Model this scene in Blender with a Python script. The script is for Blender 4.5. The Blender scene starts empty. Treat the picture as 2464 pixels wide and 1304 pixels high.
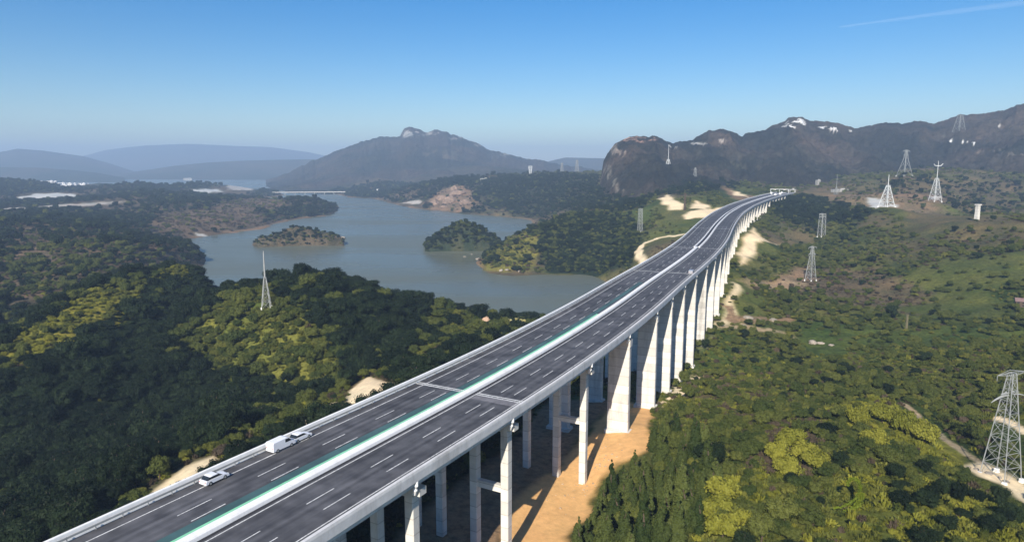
import bpy, math, random
import numpy as np
from mathutils import Vector, Matrix
random.seed(7); RNG = np.random.default_rng(11)
S = bpy.context.scene
COL = S.collection
# ------------------------------------------------------------------ camera model (metres; lake surface is z = 0)
F, CU, CV, HORIZON, CAMZ = 1650.0, 1232.0, 652.0, 395.0, 130.0
PITCH = math.atan((CV - HORIZON) / F)
CP, SP = math.cos(PITCH), math.sin(PITCH)
def ray(u, v):
    du, dv = u - CU, v - CV
    return du, F * CP - dv * SP, -F * SP - dv * CP
def P(u, v, Y):
    a, b, c = ray(u, v)
    return (a / b * Y, Y, CAMZ + c / b * Y)
def W(u, v, z=0.0):
    a, b, c = ray(u, v)
    t = (z - CAMZ) / c
    return (a * t, b * t, z)
def project(x, y, z):
    dz = z - CAMZ
    dep = y * CP - dz * SP
    up = y * SP + dz * CP
    return CU + F * x / dep, CV - F * up / dep
# ------------------------------------------------------------------ noise
def _h(ix, iy, seed):
    h = (ix * 374761393 + iy * 668265263 + seed * 974711) & 0xFFFFFFFF
    h = ((h ^ (h >> 13)) * 1274126177) & 0xFFFFFFFF
    return ((h ^ (h >> 16)) & 0xFFFF) / 65535.0
def vnoise(x, y, seed=0):
    x = np.asarray(x, float); y = np.asarray(y, float)
    fx, fy = np.floor(x), np.floor(y)
    ix, iy = fx.astype(np.int64), fy.astype(np.int64)
    tx, ty = x - fx, y - fy
    tx = tx * tx * tx * (tx * (tx * 6 - 15) + 10); ty = ty * ty * ty * (ty * (ty * 6 - 15) + 10)
    a = _h(ix, iy, seed); b = _h(ix + 1, iy, seed); c = _h(ix, iy + 1, seed); d = _h(ix + 1, iy + 1, seed)
    return (a * (1 - tx) + b * tx) * (1 - ty) + (c * (1 - tx) + d * tx) * ty
def fbm(x, y, scale, octaves=4, seed=0, gain=0.5):
    s = 0.0; amp = 1.0; tot = 0.0; f = 1.0 / scale
    for o in range(octaves):
        s = s + amp * (vnoise(x * f + 17.3 * o, y * f - 9.1 * o, seed + o) * 2 - 1)
        tot += amp; amp *= gain; f *= 2.03
    return s / tot
def ridged(x, y, scale, octaves=4, seed=0):
    s = 0.0; amp = 1.0; tot = 0.0; f = 1.0 / scale
    for o in range(octaves):
        n = 1 - np.abs(vnoise(x * f + 5.7 * o, y * f + 3.3 * o, seed + o) * 2 - 1)
        s = s + amp * n * n; tot += amp; amp *= 0.5; f *= 2.1
    return s / tot
def smooth(e0, e1, x):
    t = np.clip((x - e0) / (e1 - e0), 0, 1)
    return t * t * (3 - 2 * t)
# ------------------------------------------------------------------ tagging and mesh helpers
def tag(o, label=None, cat=None, group=None, kind=None):
    if label: o['label'] = label
    if cat: o['category'] = cat
    if group: o['group'] = group
    if kind: o['kind'] = kind
    return o
def link(o, parent=None):
    COL.objects.link(o)
    if parent is not None: o.parent = parent
    return o
def empty(name, loc, rz=0.0):
    o = bpy.data.objects.new(name, None); o.location = loc; o.rotation_euler = (0, 0, rz)
    o.empty_display_size = 1.0
    return link(o)
class MB:
    """collects boxes, bars, tubes and lathed shapes and links them as one mesh object"""
    def __init__(self): self.v = []; self.f = []
    def add(self, vs, fs):
        n = len(self.v); self.v += [tuple(p) for p in vs]; self.f += [tuple(i + n for i in f) for f in fs]; return self
    def box(self, c, s, rz=0.0, taper=1.0):
        cx, cy, cz = c; hx, hy, hz = s[0] / 2, s[1] / 2, s[2] / 2
        ca, sa = math.cos(rz), math.sin(rz); vs = []
        for k, z in ((1.0, -hz), (taper, hz)):
            for x, y in ((-hx, -hy), (hx, -hy), (hx, hy), (-hx, hy)):
                x *= k; y *= k
                vs.append((cx + x * ca - y * sa, cy + x * sa + y * ca, cz + z))
        return self.add(vs, [(3, 2, 1, 0), (4, 5, 6, 7), (0, 1, 5, 4), (1, 2, 6, 5), (2, 3, 7, 6), (3, 0, 4, 7)])
    def bar(self, a, b, w, w2=None, n=4):
        a = Vector(a); b = Vector(b); d = (b - a)
        if d.length < 1e-6: return self
        d.normalize(); up = Vector((0, 0, 1)) if abs(d.z) < 0.9 else Vector((1, 0, 0))
        s = d.cross(up).normalized(); t = d.cross(s); w2 = w if w2 is None else w2; vs = []
        for p, r in ((a, w / 2), (b, w2 / 2)):
            for k in range(n):
                an = 2 * math.pi * (k + 0.5) / n
                vs.append(p + s * math.cos(an) * r * 1.2 + t * math.sin(an) * r * 1.2)
        fs = [(k, (k + 1) % n, n + (k + 1) % n, n + k) for k in range(n)]
        fs += [tuple(range(n))[::-1], tuple(range(n, 2 * n))]
        return self.add(vs, fs)
    def tube(self, pts, rads, n=8):
        vs = []; fs = []; pts = [Vector(p) for p in pts]
        for i, p in enumerate(pts):
            d = (pts[min(i + 1, len(pts) - 1)] - pts[max(i - 1, 0)]).normalized()
            up = Vector((0, 0, 1)) if abs(d.z) < 0.9 else Vector((1, 0, 0))
            s = d.cross(up).normalized(); t = d.cross(s)
            for k in range(n):
                an = 2 * math.pi * k / n
                vs.append(p + s * math.cos(an) * rads[i] + t * math.sin(an) * rads[i])
        for i in range(len(pts) - 1):
            for k in range(n):
                fs.append((i * n + k, i * n + (k + 1) % n, (i + 1) * n + (k + 1) % n, (i + 1) * n + k))
        fs.append(tuple(range(n))[::-1]); fs.append(tuple(range((len(pts) - 1) * n, len(pts) * n)))
        return self.add(vs, fs)
    def prism(self, prof, x0, x1):
        """profile in (y, z), extruded along x"""
        n = len(prof); vs = [(x0, y, z) for y, z in prof] + [(x1, y, z) for y, z in prof]
        fs = [(k, (k + 1) % n, n + (k + 1) % n, n + k) for k in range(n)]
        fs += [tuple(range(n))[::-1], tuple(range(n, 2 * n))]
        return self.add(vs, fs)
    def mesh(self, name, mat, smooth_=False):
        me = bpy.data.meshes.new(name); me.from_pydata(self.v, [], self.f); me.update()
        if mat: me.materials.append(mat)
        if smooth_: me.polygons.foreach_set('use_smooth', [True] * len(me.polygons))
        return me
    def build(self, name, mat, parent=None, smooth_=False):
        return link(bpy.data.objects.new(name, self.mesh(name, mat, smooth_)), parent)
def grid_mesh(name, X, Y, Z, mat, cover=None, smooth_=True):
    R, C = X.shape
    me = bpy.data.meshes.new(name)
    co = np.stack([X, Y, Z], -1).reshape(-1, 3).astype(np.float32)
    idx = np.arange(R * C).reshape(R, C)
    q = np.stack([idx[:-1, :-1], idx[:-1, 1:], idx[1:, 1:], idx[1:, :-1]], -1).reshape(-1, 4).astype(np.int32)
    me.vertices.add(len(co)); me.vertices.foreach_set('co', co.ravel())
    me.loops.add(q.size); me.loops.foreach_set('vertex_index', q.ravel())
    me.polygons.add(len(q)); me.polygons.foreach_set('loop_start', np.arange(0, q.size, 4, dtype=np.int32))
    me.update(calc_edges=True); me.validate()
    if smooth_: me.polygons.foreach_set('use_smooth', np.ones(len(q), dtype=bool))
    if cover is not None:
        at = me.color_attributes.new('cover', 'FLOAT_COLOR', 'POINT')
        c4 = np.ones((len(co), 4), np.float32); c4[:, :3] = cover.reshape(-1, 3)
        at.data.foreach_set('color', c4.ravel())
    me.materials.append(mat); me.update()
    return link(bpy.data.objects.new(name, me))
# ------------------------------------------------------------------ materials
def new_mat(name):
    m = bpy.data.materials.new(name); m.use_nodes = True
    nt = m.node_tree; b = nt.nodes['Principled BSDF']
    return m, nt, b
def N(nt, t, **kw):
    n = nt.nodes.new(t)
    for k, v in kw.items(): setattr(n, k, v)
    return n
def simple(name, col, rough=0.7, var=0.18, scale=0.6, bump=0.0, metal=0.0, spec=0.3, stretch=(1, 1, 1), dirt=None, lifts=0):
    m, nt, b = new_mat(name); L = nt.links.new
    g = N(nt, 'ShaderNodeNewGeometry')
    mp = N(nt, 'ShaderNodeMapping'); mp.inputs['Scale'].default_value = stretch; L(g.outputs['Position'], mp.inputs['Vector'])
    n1 = N(nt, 'ShaderNodeTexNoise'); n1.inputs['Scale'].default_value = scale; n1.inputs['Detail'].default_value = 6
    n1.inputs['Roughness'].default_value = 0.65
    L(mp.outputs[0], n1.inputs['Vector'])
    r = N(nt, 'ShaderNodeMapRange'); r.inputs['From Min'].default_value = 0.3; r.inputs['From Max'].default_value = 0.7
    r.inputs['To Min'].default_value = 1 - var; r.inputs['To Max'].default_value = 1 + var
    L(n1.outputs['Fac'], r.inputs['Value'])
    mx = N(nt, 'ShaderNodeMix', data_type='RGBA', blend_type='MULTIPLY'); mx.inputs['Factor'].default_value = 1
    mx.inputs['A'].default_value = (*col, 1); L(r.outputs[0], mx.inputs['B'])
    out = mx.outputs['Result']
    if dirt:
        n2 = N(nt, 'ShaderNodeTexNoise'); n2.inputs['Scale'].default_value = scale * 0.35; n2.inputs['Detail'].default_value = 8
        n2.inputs['Roughness'].default_value = 0.75
        mp2 = N(nt, 'ShaderNodeMapping'); mp2.inputs['Scale'].default_value = (1, 1, 0.15); L(g.outputs['Position'], mp2.inputs['Vector'])
        L(mp2.outputs[0], n2.inputs['Vector'])
        rr = N(nt, 'ShaderNodeMapRange'); rr.inputs['From Min'].default_value = 0.52; rr.inputs['From Max'].default_value = 0.72
        L(n2.outputs['Fac'], rr.inputs['Value'])
        rs = N(nt, 'ShaderNodeMath', operation='MULTIPLY'); rs.inputs[1].default_value = dirt[3]; L(rr.outputs[0], rs.inputs[0])
        m2 = N(nt, 'ShaderNodeMix', data_type='RGBA'); m2.inputs['B'].default_value = (*dirt[:3], 1)
        L(rs.outputs[0], m2.inputs['Factor']); L(out, m2.inputs['A']); out = m2.outputs['Result']
    if lifts:
        sx = N(nt, 'ShaderNodeSeparateXYZ'); L(g.outputs['Position'], sx.inputs[0])
        dv = N(nt, 'ShaderNodeMath', operation='DIVIDE'); dv.inputs[1].default_value = lifts; L(sx.outputs['Z'], dv.inputs[0])
        fr = N(nt, 'ShaderNodeMath', operation='FRACT'); L(dv.outputs[0], fr.inputs[0])
        lt = N(nt, 'ShaderNodeMath', operation='LESS_THAN'); lt.inputs[1].default_value = 0.06; L(fr.outputs[0], lt.inputs[0])
        fl = N(nt, 'ShaderNodeMath', operation='FLOOR'); L(dv.outputs[0], fl.inputs[0])
        wn_ = N(nt, 'ShaderNodeTexWhiteNoise', noise_dimensions='1D'); L(fl.outputs[0], wn_.inputs['W'])
        tr_ = N(nt, 'ShaderNodeMapRange'); tr_.inputs['To Min'].default_value = 0.84; tr_.inputs['To Max'].default_value = 1.04; L(wn_.outputs['Value'], tr_.inputs['Value'])
        m3 = N(nt, 'ShaderNodeMix', data_type='RGBA', blend_type='MULTIPLY'); m3.inputs['Factor'].default_value = 1; L(out, m3.inputs['A']); L(tr_.outputs[0], m3.inputs['B'])
        m4 = N(nt, 'ShaderNodeMix', data_type='RGBA', blend_type='MULTIPLY'); m4.inputs['B'].default_value = (.72, .70, .68, 1); L(lt.outputs[0], m4.inputs['Factor']); L(m3.outputs['Result'], m4.inputs['A']); out = m4.outputs['Result']
    L(out, b.inputs['Base Color'])
    b.inputs['Roughness'].default_value = rough; b.inputs['Metallic'].default_value = metal
    b.inputs['Specular IOR Level'].default_value = spec
    if bump:
        bp = N(nt, 'ShaderNodeBump'); bp.inputs['Strength'].default_value = bump; bp.inputs['Distance'].default_value = 0.05
        L(n1.outputs['Fac'], bp.inputs['Height']); L(bp.outputs[0], b.inputs['Normal'])
    return m
def land_material(name, fine=0.45, coarse=0.03, bump=1.0, lo=0.45, hi=1.6, bdist=0.6):
    """ground cover: the cover colour of each place, broken up by leaf- and clump-sized noise"""
    m, nt, b = new_mat(name); L = nt.links.new
    at = N(nt, 'ShaderNodeAttribute', attribute_name='cover')
    g = N(nt, 'ShaderNodeNewGeometry')
    n1 = N(nt, 'ShaderNodeTexNoise'); n1.inputs['Scale'].default_value = fine; n1.inputs['Detail'].default_value = 8; n1.inputs['Roughness'].default_value = 0.7
    n2 = N(nt, 'ShaderNodeTexNoise'); n2.inputs['Scale'].default_value = coarse; n2.inputs['Detail'].default_value = 6; n2.inputs['Roughness'].default_value = 0.65
    L(g.outputs['Position'], n1.inputs['Vector']); L(g.outputs['Position'], n2.inputs['Vector'])
    r1 = N(nt, 'ShaderNodeMapRange'); r1.inputs['From Min'].default_value = 0.3; r1.inputs['From Max'].default_value = 0.7
    r1.inputs['To Min'].default_value = lo; r1.inputs['To Max'].default_value = hi; L(n1.outputs['Fac'], r1.inputs['Value'])
    bwn = N(nt, 'ShaderNodeRGBToBW'); L(at.outputs['Color'], bwn.inputs[0])
    calm = N(nt, 'ShaderNodeMapRange'); calm.inputs['From Min'].default_value = 0.12; calm.inputs['From Max'].default_value = 0.40
    calm.inputs['To Min'].default_value = 1.0; calm.inputs['To Max'].default_value = 0.30; L(bwn.outputs[0], calm.inputs['Value'])
    mx = N(nt, 'ShaderNodeMix', data_type='RGBA', blend_type='MULTIPLY'); L(calm.outputs[0], mx.inputs['Factor'])
    L(at.outputs['Color'], mx.inputs['A']); L(r1.outputs[0], mx.inputs['B'])
    cr = N(nt, 'ShaderNodeValToRGB'); L(n2.outputs['Fac'], cr.inputs['Fac'])
    e = cr.color_ramp.elements; e[0].position = 0.33; e[0].color = (0.62, 0.74, 0.66, 1); e[1].position = 0.66; e[1].color = (1.35, 1.18, 1.0, 1)
    m2 = N(nt, 'ShaderNodeMix', data_type='RGBA', blend_type='MULTIPLY'); L(calm.outputs[0], m2.inputs['Factor'])
    L(mx.outputs['Result'], m2.inputs['A']); L(cr.outputs['Color'], m2.inputs['B'])
    L(m2.outputs['Result'], b.inputs['Base Color'])
    b.inputs['Roughness'].default_value = 0.9; b.inputs['Specular IOR Level'].default_value = 0.08
    bp = N(nt, 'ShaderNodeBump'); L(calm.outputs[0], bp.inputs['Strength']); bp.inputs['Distance'].default_value = bdist * bump
    L(n1.outputs['Fac'], bp.inputs['Height']); L(bp.outputs[0], b.inputs['Normal'])
    return m
def leaf_material(name, col, col2, trans=0.25):
    m, nt, b = new_mat(name); L = nt.links.new
    oi = N(nt, 'ShaderNodeObjectInfo'); g = N(nt, 'ShaderNodeNewGeometry')
    n1 = N(nt, 'ShaderNodeTexNoise'); n1.inputs['Scale'].default_value = 0.35; n1.inputs['Detail'].default_value = 4; L(g.outputs['Position'], n1.inputs['Vector'])
    ad = N(nt, 'ShaderNodeMath', operation='ADD'); L(oi.outputs['Random'], ad.inputs[0]); L(n1.outputs['Fac'], ad.inputs[1])
    hf = N(nt, 'ShaderNodeMath', operation='MULTIPLY'); hf.inputs[1].default_value = 0.5; L(ad.outputs[0], hf.inputs[0])
    cr = N(nt, 'ShaderNodeValToRGB'); L(hf.outputs[0], cr.inputs['Fac'])
    e = cr.color_ramp.elements; e[0].position = 0.25; e[0].color = (*col, 1); e[1].position = 0.8; e[1].color = (*col2, 1)
    L(cr.outputs['Color'], b.inputs['Base Color'])
    b.inputs['Roughness'].default_value = 0.65; b.inputs['Specular IOR Level'].default_value = 0.15
    tr = N(nt, 'ShaderNodeBsdfTranslucent'); L(cr.outputs['Color'], tr.inputs['Color'])
    ms = N(nt, 'ShaderNodeMixShader'); ms.inputs[0].default_value = trans
    out = nt.nodes['Material Output']; L(b.outputs[0], ms.inputs[1]); L(tr.outputs[0], ms.inputs[2]); L(ms.outputs[0], out.inputs['Surface'])
    return m
M = {}
M['land'] = land_material('ground_cover')
M['far_land'] = land_material('far_hillside', fine=0.07, coarse=0.005, bump=1.0, lo=0.3, hi=1.8, bdist=7.0)
M['concrete'] = simple('bridge_concrete', (0.68, 0.645, 0.58), 0.85, 0.10, 0.5, 0.3, dirt=(0.26, 0.245, 0.22, 0.75), lifts=3.0)
M['white_concrete'] = simple('white_barrier_concrete', (0.84, 0.83, 0.81), 0.7, 0.07, 0.7, 0.1, dirt=(0.5, 0.49, 0.46, 0.45))
M['parapet'] = simple('parapet_concrete', (0.62, 0.61, 0.60), 0.8, 0.12, 0.4, 0.2, dirt=(0.28, 0.27, 0.26, 0.65))
M['paint'] = simple('road_paint', (0.66, 0.66, 0.64), 0.65, 0.42, 2.2, 0, dirt=(0.16, 0.16, 0.17, 0.6))
M['green'] = simple('green_painted_strip', (0.24, 0.60, 0.37), 0.6, 0.2, 0.25, 0)
M['steel'] = simple('galvanised_steel', (0.31, 0.32, 0.31), 0.6, 0.2, 0.5, 0, 0.0)
M['pale_steel'] = simple('pale_painted_steel', (0.60, 0.62, 0.61), 0.5, 0.1, 0.5, 0)
M['dull_steel'] = simple('weathered_steel', (0.26, 0.27, 0.26), 0.6, 0.15, 0.5, 0)
M['bark'] = simple('bark', (0.09, 0.065, 0.045), 0.9, 0.3, 2.0, 0.5)
M['dark'] = simple('dark_drain', (0.03, 0.03, 0.035), 0.8, 0.2, 1.0, 0)
HAZE, SKY_SAT, SKY_STR, SUN_STR, EXPO = 1.45e-4, 1.5, 0.076, 5.0, 0.65
# ------------------------------------------------------------------ terrain
CP_UVY = [  # (u, v of the photograph, distance) read off the land's surface
 # bridge line
 (1300,1304,149),(1420,1190,176),(1490,1050,208),(1570,985,240),(1620,960,264),(1665,920,302),(1705,830,364),(1735,740,435),
 (1770,640,540),(1815,570,714),(1830,545,848),(1870,500,1050),(1900,470,1250),
 # left of the bridge
 (900,925,262),(800,990,240),(450,1110,200),(600,1060,215),(1050,850,320),(1150,800,400),(1250,785,430),(1100,760,455),
 # wooded hill with the mast
 (640,694,400),(580,704,398),(750,684,410),(880,702,420),(950,735,430),(1000,778,430),(520,745,390),(470,785,380),(430,830,370),
 (700,800,345),(850,820,335),(950,850,325),(600,800,355),(500,880,335),(650,950,300),(800,930,285),(550,1000,265),(300,1100,240),
 # valley
 (200,1000,305),(0,1000,315),(-250,1000,300),(0,1200,210),(400,950,335),(100,1250,180),(0,860,385),(-250,850,385),
 # ridge with the sunlit spur
 (95,825,335),(130,780,360),(200,733,395),(270,700,430),(340,672,465),(420,658,495),(470,675,510),(515,718,520),(500,760,500),
 (430,800,450),(300,840,412),(350,800,455),(390,740,505),
 # left middle land
 (0,700,600),(-250,700,600),(200,650,650),(100,600,800),(300,620,760),(400,600,850),(380,585,930),(440,592,930),(0,600,820),(0,550,1050),(-250,560,1000),
 (150,540,1150),(300,570,1000),(0,510,1500),(150,505,1600),(300,500,1700),(330,475,1900),(400,490,1700),(480,476,2000),
 (560,477,2000),(660,481,2000),(740,480,1950),(790,497,1970),(560,530,1480),(460,550,1280),(400,520,1500),(700,505,1790),
 (490,438,3000),(550,447,3000),(600,453,3000),(640,460,3050),(400,455,2700),(350,443,2700),(280,448,2700),(240,440,3200),(150,453,2600),(190,456,2600),(100,440,2700),
 (50,430,2800),(0,432,2800),(-250,430,2800),(100,475,2200),(0,480,2100),(200,480,2100),
 # far shore right of the lake
 (900,455,3000),(905,430,3400),(870,447,3300),(1000,450,2600),(1100,435,2500),(1020,480,2200),(1100,480,2100),(1200,425,2500),
 (1300,420,2400),(1200,480,1950),(1300,480,1800),(1400,420,2200),(1440,440,1800),(1400,470,1600),(1300,515,1620),(1350,505,1500),
 # peninsula
 (1200,592,930),(1290,545,1000),(1400,515,1100),(1500,518,1050),(1200,620,885),(1300,600,900),(1400,590,900),(1450,620,850),
 (1500,600,820),(1530,640,720),(1500,660,740),(1350,520,1350),
 # land round the far end of the bridge
 (1540,600,780),(1640,560,820),(1540,553,900),(1560,490,1050),(1600,480,1100),(1650,510,950),(1700,500,1000),(1740,440,1500),(1780,460,1300),(1820,465,1300),
 (1500,460,1500),(1600,430,1600),(1700,420,1700),(1550,480,1250),
 # right
 (1650,1304,141),(2000,1304,136),(2464,1304,130),(1600,1150,175),(1800,1100,182),(2000,1150,165),(2200,1150,160),(1700,950,260),
 (1850,950,265),(2020,965,250),(2150,962,250),(2250,1040,225),(2330,1095,205),(2464,1200,175),(2200,930,290),(2300,1000,250),
 (2400,1170,180),(2464,1050,220),(2400,900,280),(2464,880,290),(2200,850,340),(2000,850,350),(1800,820,390),(1900,760,450),
 (2100,780,420),(2300,790,390),(2464,800,370),(2464,740,420),(2200,740,470),(2000,700,540),(1850,680,560),(1950,675,582),
 (2200,650,560),(2400,650,520),(2464,600,560),(2300,570,650),(2200,600,640),(2050,600,740),(1975,570,868),(1900,600,780),
 (1900,560,900),(2070,550,800),(2300,532,690),(2464,522,700),(2180,545,760),(2300,525,1000),(2464,515,1000),(2200,530,1000),
 (2350,500,1150),(2132,497,900),(2100,520,850),(2050,540,850),(1960,500,1100),(2010,475,1300),(2248,478,1100),(2400,470,1300),
 (2175,425,1400),(1950,440,1600),(2300,420,1500),(2464,420,1500),(2700,420,1500),(2700,540,700),(2700,800,370),(2700,1200,170),
]
SHORE = [(805,506),(720,526),(640,546),(600,556),(520,564),(445,574),(480,602),(486,640),(442,656),(840,476),(960,493),(1050,506),(1180,519),(1290,529),
         (1164,650),(1300,659),(1440,668),(1160,622),(1195,600),(648,464)]
LAKE = [(600,680),(700,660),(900,700),(1050,700),(1200,715),(1350,712),(600,620),(800,620),(1000,620),(1100,655),(700,570),(900,560),(1000,540),(850,520),
        (950,515),(1100,545),(860,494),(780,470),(700,460),(600,434),(450,430),(700,445),(760,452),(1250,565),(1230,537),(520,620),(500,680),(540,715),(660,700),
        (850,715),(1000,730),(560,590),(500,585),(1440,700),(350,432),(900,482),(1130,690),(300,437),(830,480),(560,436),(1180,560)]
HID = [  # (u, Y, z) places hidden behind crests
 (650,480,28),(650,545,3),(650,600,-6),(850,490,26),(850,550,2),(850,600,-6),(540,480,20),(500,600,4),(420,640,14),(440,760,-4),(300,640,22),(200,560,30),
 (1250,1200,-4),(1000,500,12),(1000,560,-4),(1150,520,6),(1150,570,-5),(1300,520,10),(1380,560,-3),(1450,620,2),
 (480,2300,24),(600,2300,14),(700,2300,4),(560,2600,-4),(700,2700,-6),(480,3400,-5),(350,3100,10),(200,3000,8),(150,3600,6),(250,3700,5),(50,3600,10),(-250,3600,20),
 (350,3800,-6),(600,3600,-8),(200,4300,-6),(700,4500,-8),(500,5000,-8),(200,5000,-8),(-100,4600,4),(800,3600,8),(850,3900,25),(1000,3500,30),(1200,3500,40),(1400,3500,60),(1000,4800,60),(1400,4800,60),
 (1000,3000,30),(1200,3000,60),(1650,2300,110),(1900,2300,110),(2200,2300,120),(2464,2300,120),(2700,2300,120),(1800,3500,100),(2300,3500,100),(1800,5000,80),(2400,5000,80),(2700,3500,100),
 (-250,4800,4),(-250,2000,25),(760,4200,-8),(740,3700,-6),
]
pts = []
for u, v, Y in CP_UVY: pts.append(P(u, v, Y))
for u, v in SHORE: pts.append(W(u, v, 0.0))
for u, v in LAKE: pts.append(W(u, v, 0.0)[:2] + (-8.0,))
for u, Y, z in HID: pts.append((P(u, 600, Y)[0], Y, z))
for a in range(-52, 53, 8):
    for r, zl, zr in ((48, 50, 50), (90, 44, 50)):
        t = math.radians(a); pts.append((r * math.sin(t), r * math.cos(t), zl if a < -10 else zr))
PTS = np.array(pts)
KR = 0.42
def warp(x, y):
    return np.arctan2(x, y), np.log(np.hypot(x, y)) * KR
_ax, _bx = warp(PTS[:, 0], PTS[:, 1])
_C2 = 0.02 ** 2
_K = np.sqrt((_ax[:, None] - _ax) ** 2 + (_bx[:, None] - _bx) ** 2 + _C2)
_K[np.arange(len(PTS)), np.arange(len(PTS))] -= 0.004
_w = np.linalg.solve(_K, PTS[:, 2] - 30.0)
def base_height(x, y):
    x = np.asarray(x, float); y = np.asarray(y, float)
    a, b = warp(x.ravel(), y.ravel()); out = np.empty(a.size)
    for i in range(0, a.size, 20000):
        out[i:i + 20000] = np.sqrt((a[i:i + 20000, None] - _ax) ** 2 + (b[i:i + 20000, None] - _bx) ** 2 + _C2) @ _w
    return out.reshape(x.shape) + 30.0
AMAX, R0, R1, NA, NR = 0.86, 46.0, 5600.0, 900, 800
_la = np.linspace(-AMAX, AMAX, NA); _lr = np.linspace(math.log(R0), math.log(R1), NR)
GA, GR = np.meshgrid(_la, _lr)
TX = np.exp(GR) * np.sin(GA); TY = np.exp(GR) * np.cos(GA)
# coarse solve, then bilinear up to the fine grid
_ca = np.linspace(-AMAX, AMAX, 300); _cr = np.linspace(math.log(R0), math.log(R1), 300)
_A, _R = np.meshgrid(_ca, _cr)
_Z = base_height(np.exp(_R) * np.sin(_A), np.exp(_R) * np.cos(_A))
def groove(line, depth, width):
    global _Z
    X = np.exp(_R) * np.sin(_A); Y = np.exp(_R) * np.cos(_A); pw = np.array([P(*q)[:2] for q in line]); d = np.full(X.shape, 1e9)
    for i in range(len(pw) - 1):
        e = pw[i + 1] - pw[i]; t = np.clip(((X - pw[i][0]) * e[0] + (Y - pw[i][1]) * e[1]) / (e @ e), 0, 1)
        d = np.minimum(d, np.hypot(X - pw[i][0] - t * e[0], Y - pw[i][1] - t * e[1]))
    _Z = np.maximum(_Z - depth * np.exp(-(d / width) ** 2) * smooth(6, 20, _Z), np.minimum(_Z, 9.0))
groove([(430,760,455),(400,830,410),(330,880,370),(200,930,335),(0,1000,305),(-200,1000,300)], 24, 30)
groove([(300,660,590),(200,690,540),(100,740,480),(40,800,420),(-60,860,370)], 24, 30)
groove([(560,930,310),(480,900,345),(440,860,375)], 12, 20)
groove([(800,900,305),(700,930,300),(600,960,290)], 9, 18)
def crest(line, drop, width, skew=1.0):
    """a ridge with its own crest heights, falling away by `drop` within about `width` metres"""
    global _Z
    X = np.exp(_R) * np.sin(_A); Y = np.exp(_R) * np.cos(_A); pw = np.array([P(*q) for q in line]); d = np.full(X.shape, 1e9); zc = np.zeros(X.shape)
    for i in range(len(pw) - 1):
        e = pw[i + 1] - pw[i]; t = np.clip(((X - pw[i][0]) * e[0] + (Y - pw[i][1]) * e[1]) / (e[0] ** 2 + e[1] ** 2), 0, 1)
        dd = np.hypot(X - pw[i][0] - t * e[0], Y - pw[i][1] - t * e[1]); m = dd < d
        d = np.where(m, dd, d); zc = np.where(m, pw[i][2] + t * e[2], zc)
    zr = zc - drop * (1 - np.exp(-(d / width) ** 2)) - np.maximum(0, d - 1.2 * width) * .9
    k = 2.5; mx = np.maximum(_Z, zr); _Z = np.where(d < 3 * width, mx + np.log(np.exp((_Z - mx) / k) + np.exp((zr - mx) / k)) * k - .0, _Z)
crest([(70,850,318),(95,832,332),(130,783,360),(200,736,400),(270,704,440),(340,677,478),(430,662,508),(480,688,520),(515,722,525)], 24, 44)
crest([(432,834,366),(470,788,380),(520,748,389),(580,706,398),(640,692,403),(750,684,412),(880,702,422),(950,736,430)], 22, 58)
def lookup(grid, la, lr, x, y):
    a = np.arctan2(x, y); r = np.log(np.maximum(np.hypot(x, y), R0))
    i = np.clip((a - la[0]) / (la[1] - la[0]), 0, len(la) - 1.001); j = np.clip((r - lr[0]) / (lr[1] - lr[0]), 0, len(lr) - 1.001)
    i0 = i.astype(int); j0 = j.astype(int); fi = i - i0; fj = j - j0
    return (grid[j0, i0] * (1 - fi) + grid[j0, i0 + 1] * fi) * (1 - fj) + (grid[j0 + 1, i0] * (1 - fi) + grid[j0 + 1, i0 + 1] * fi) * fj
TZ0 = lookup(_Z, _ca, _cr, TX, TY)
RAD = np.exp(GR)
_land = smooth(-4, 8, TZ0)
_amp = np.clip(RAD / 300.0, 0.25, 4.0)
TZ = TZ0 + _land * (fbm(TX, TY, 60, 5, 3) * 2.6 * np.clip(RAD / 250, 0.25, 1.6) + (ridged(TX, TY, 140, 4, 21) - 0.45) * 7.0 * smooth(150, 700, RAD)
                    + fbm(TX, TY, 9, 3, 40) * 0.8 * smooth(90, 400, RAD) + (ridged(TX, TY, 420, 4, 77) - 0.45) * 14 * smooth(900, 2200, RAD))
TZ = np.where(TZ0 < 1.5, TZ0 + fbm(TX, TY, 45, 4, 9) * 2.0 * smooth(-9, -1, TZ0), TZ)
def hgt(x, y):
    return float(lookup(TZ, _la, _lr, np.array([float(x)]), np.array([float(y)]))[0])
def hgts(x, y): return lookup(TZ, _la, _lr, x, y)
def ground(u, v, ymin=70.0, ymax=5000.0):
    """where the sight line through (u, v) first meets the land or the lake"""
    a, b, c = ray(u, v)
    ys = np.exp(np.linspace(math.log(ymin), math.log(ymax), 1500)); xs = a / b * ys; zs = CAMZ + c / b * ys
    hit = np.nonzero(zs <= np.maximum(hgts(xs, ys), 0))[0]
    k = hit[0] if len(hit) else len(ys) - 1
    return (float(xs[k]), float(ys[k]), float(max(hgts(xs[k:k + 1], ys[k:k + 1])[0], 0)))
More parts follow.
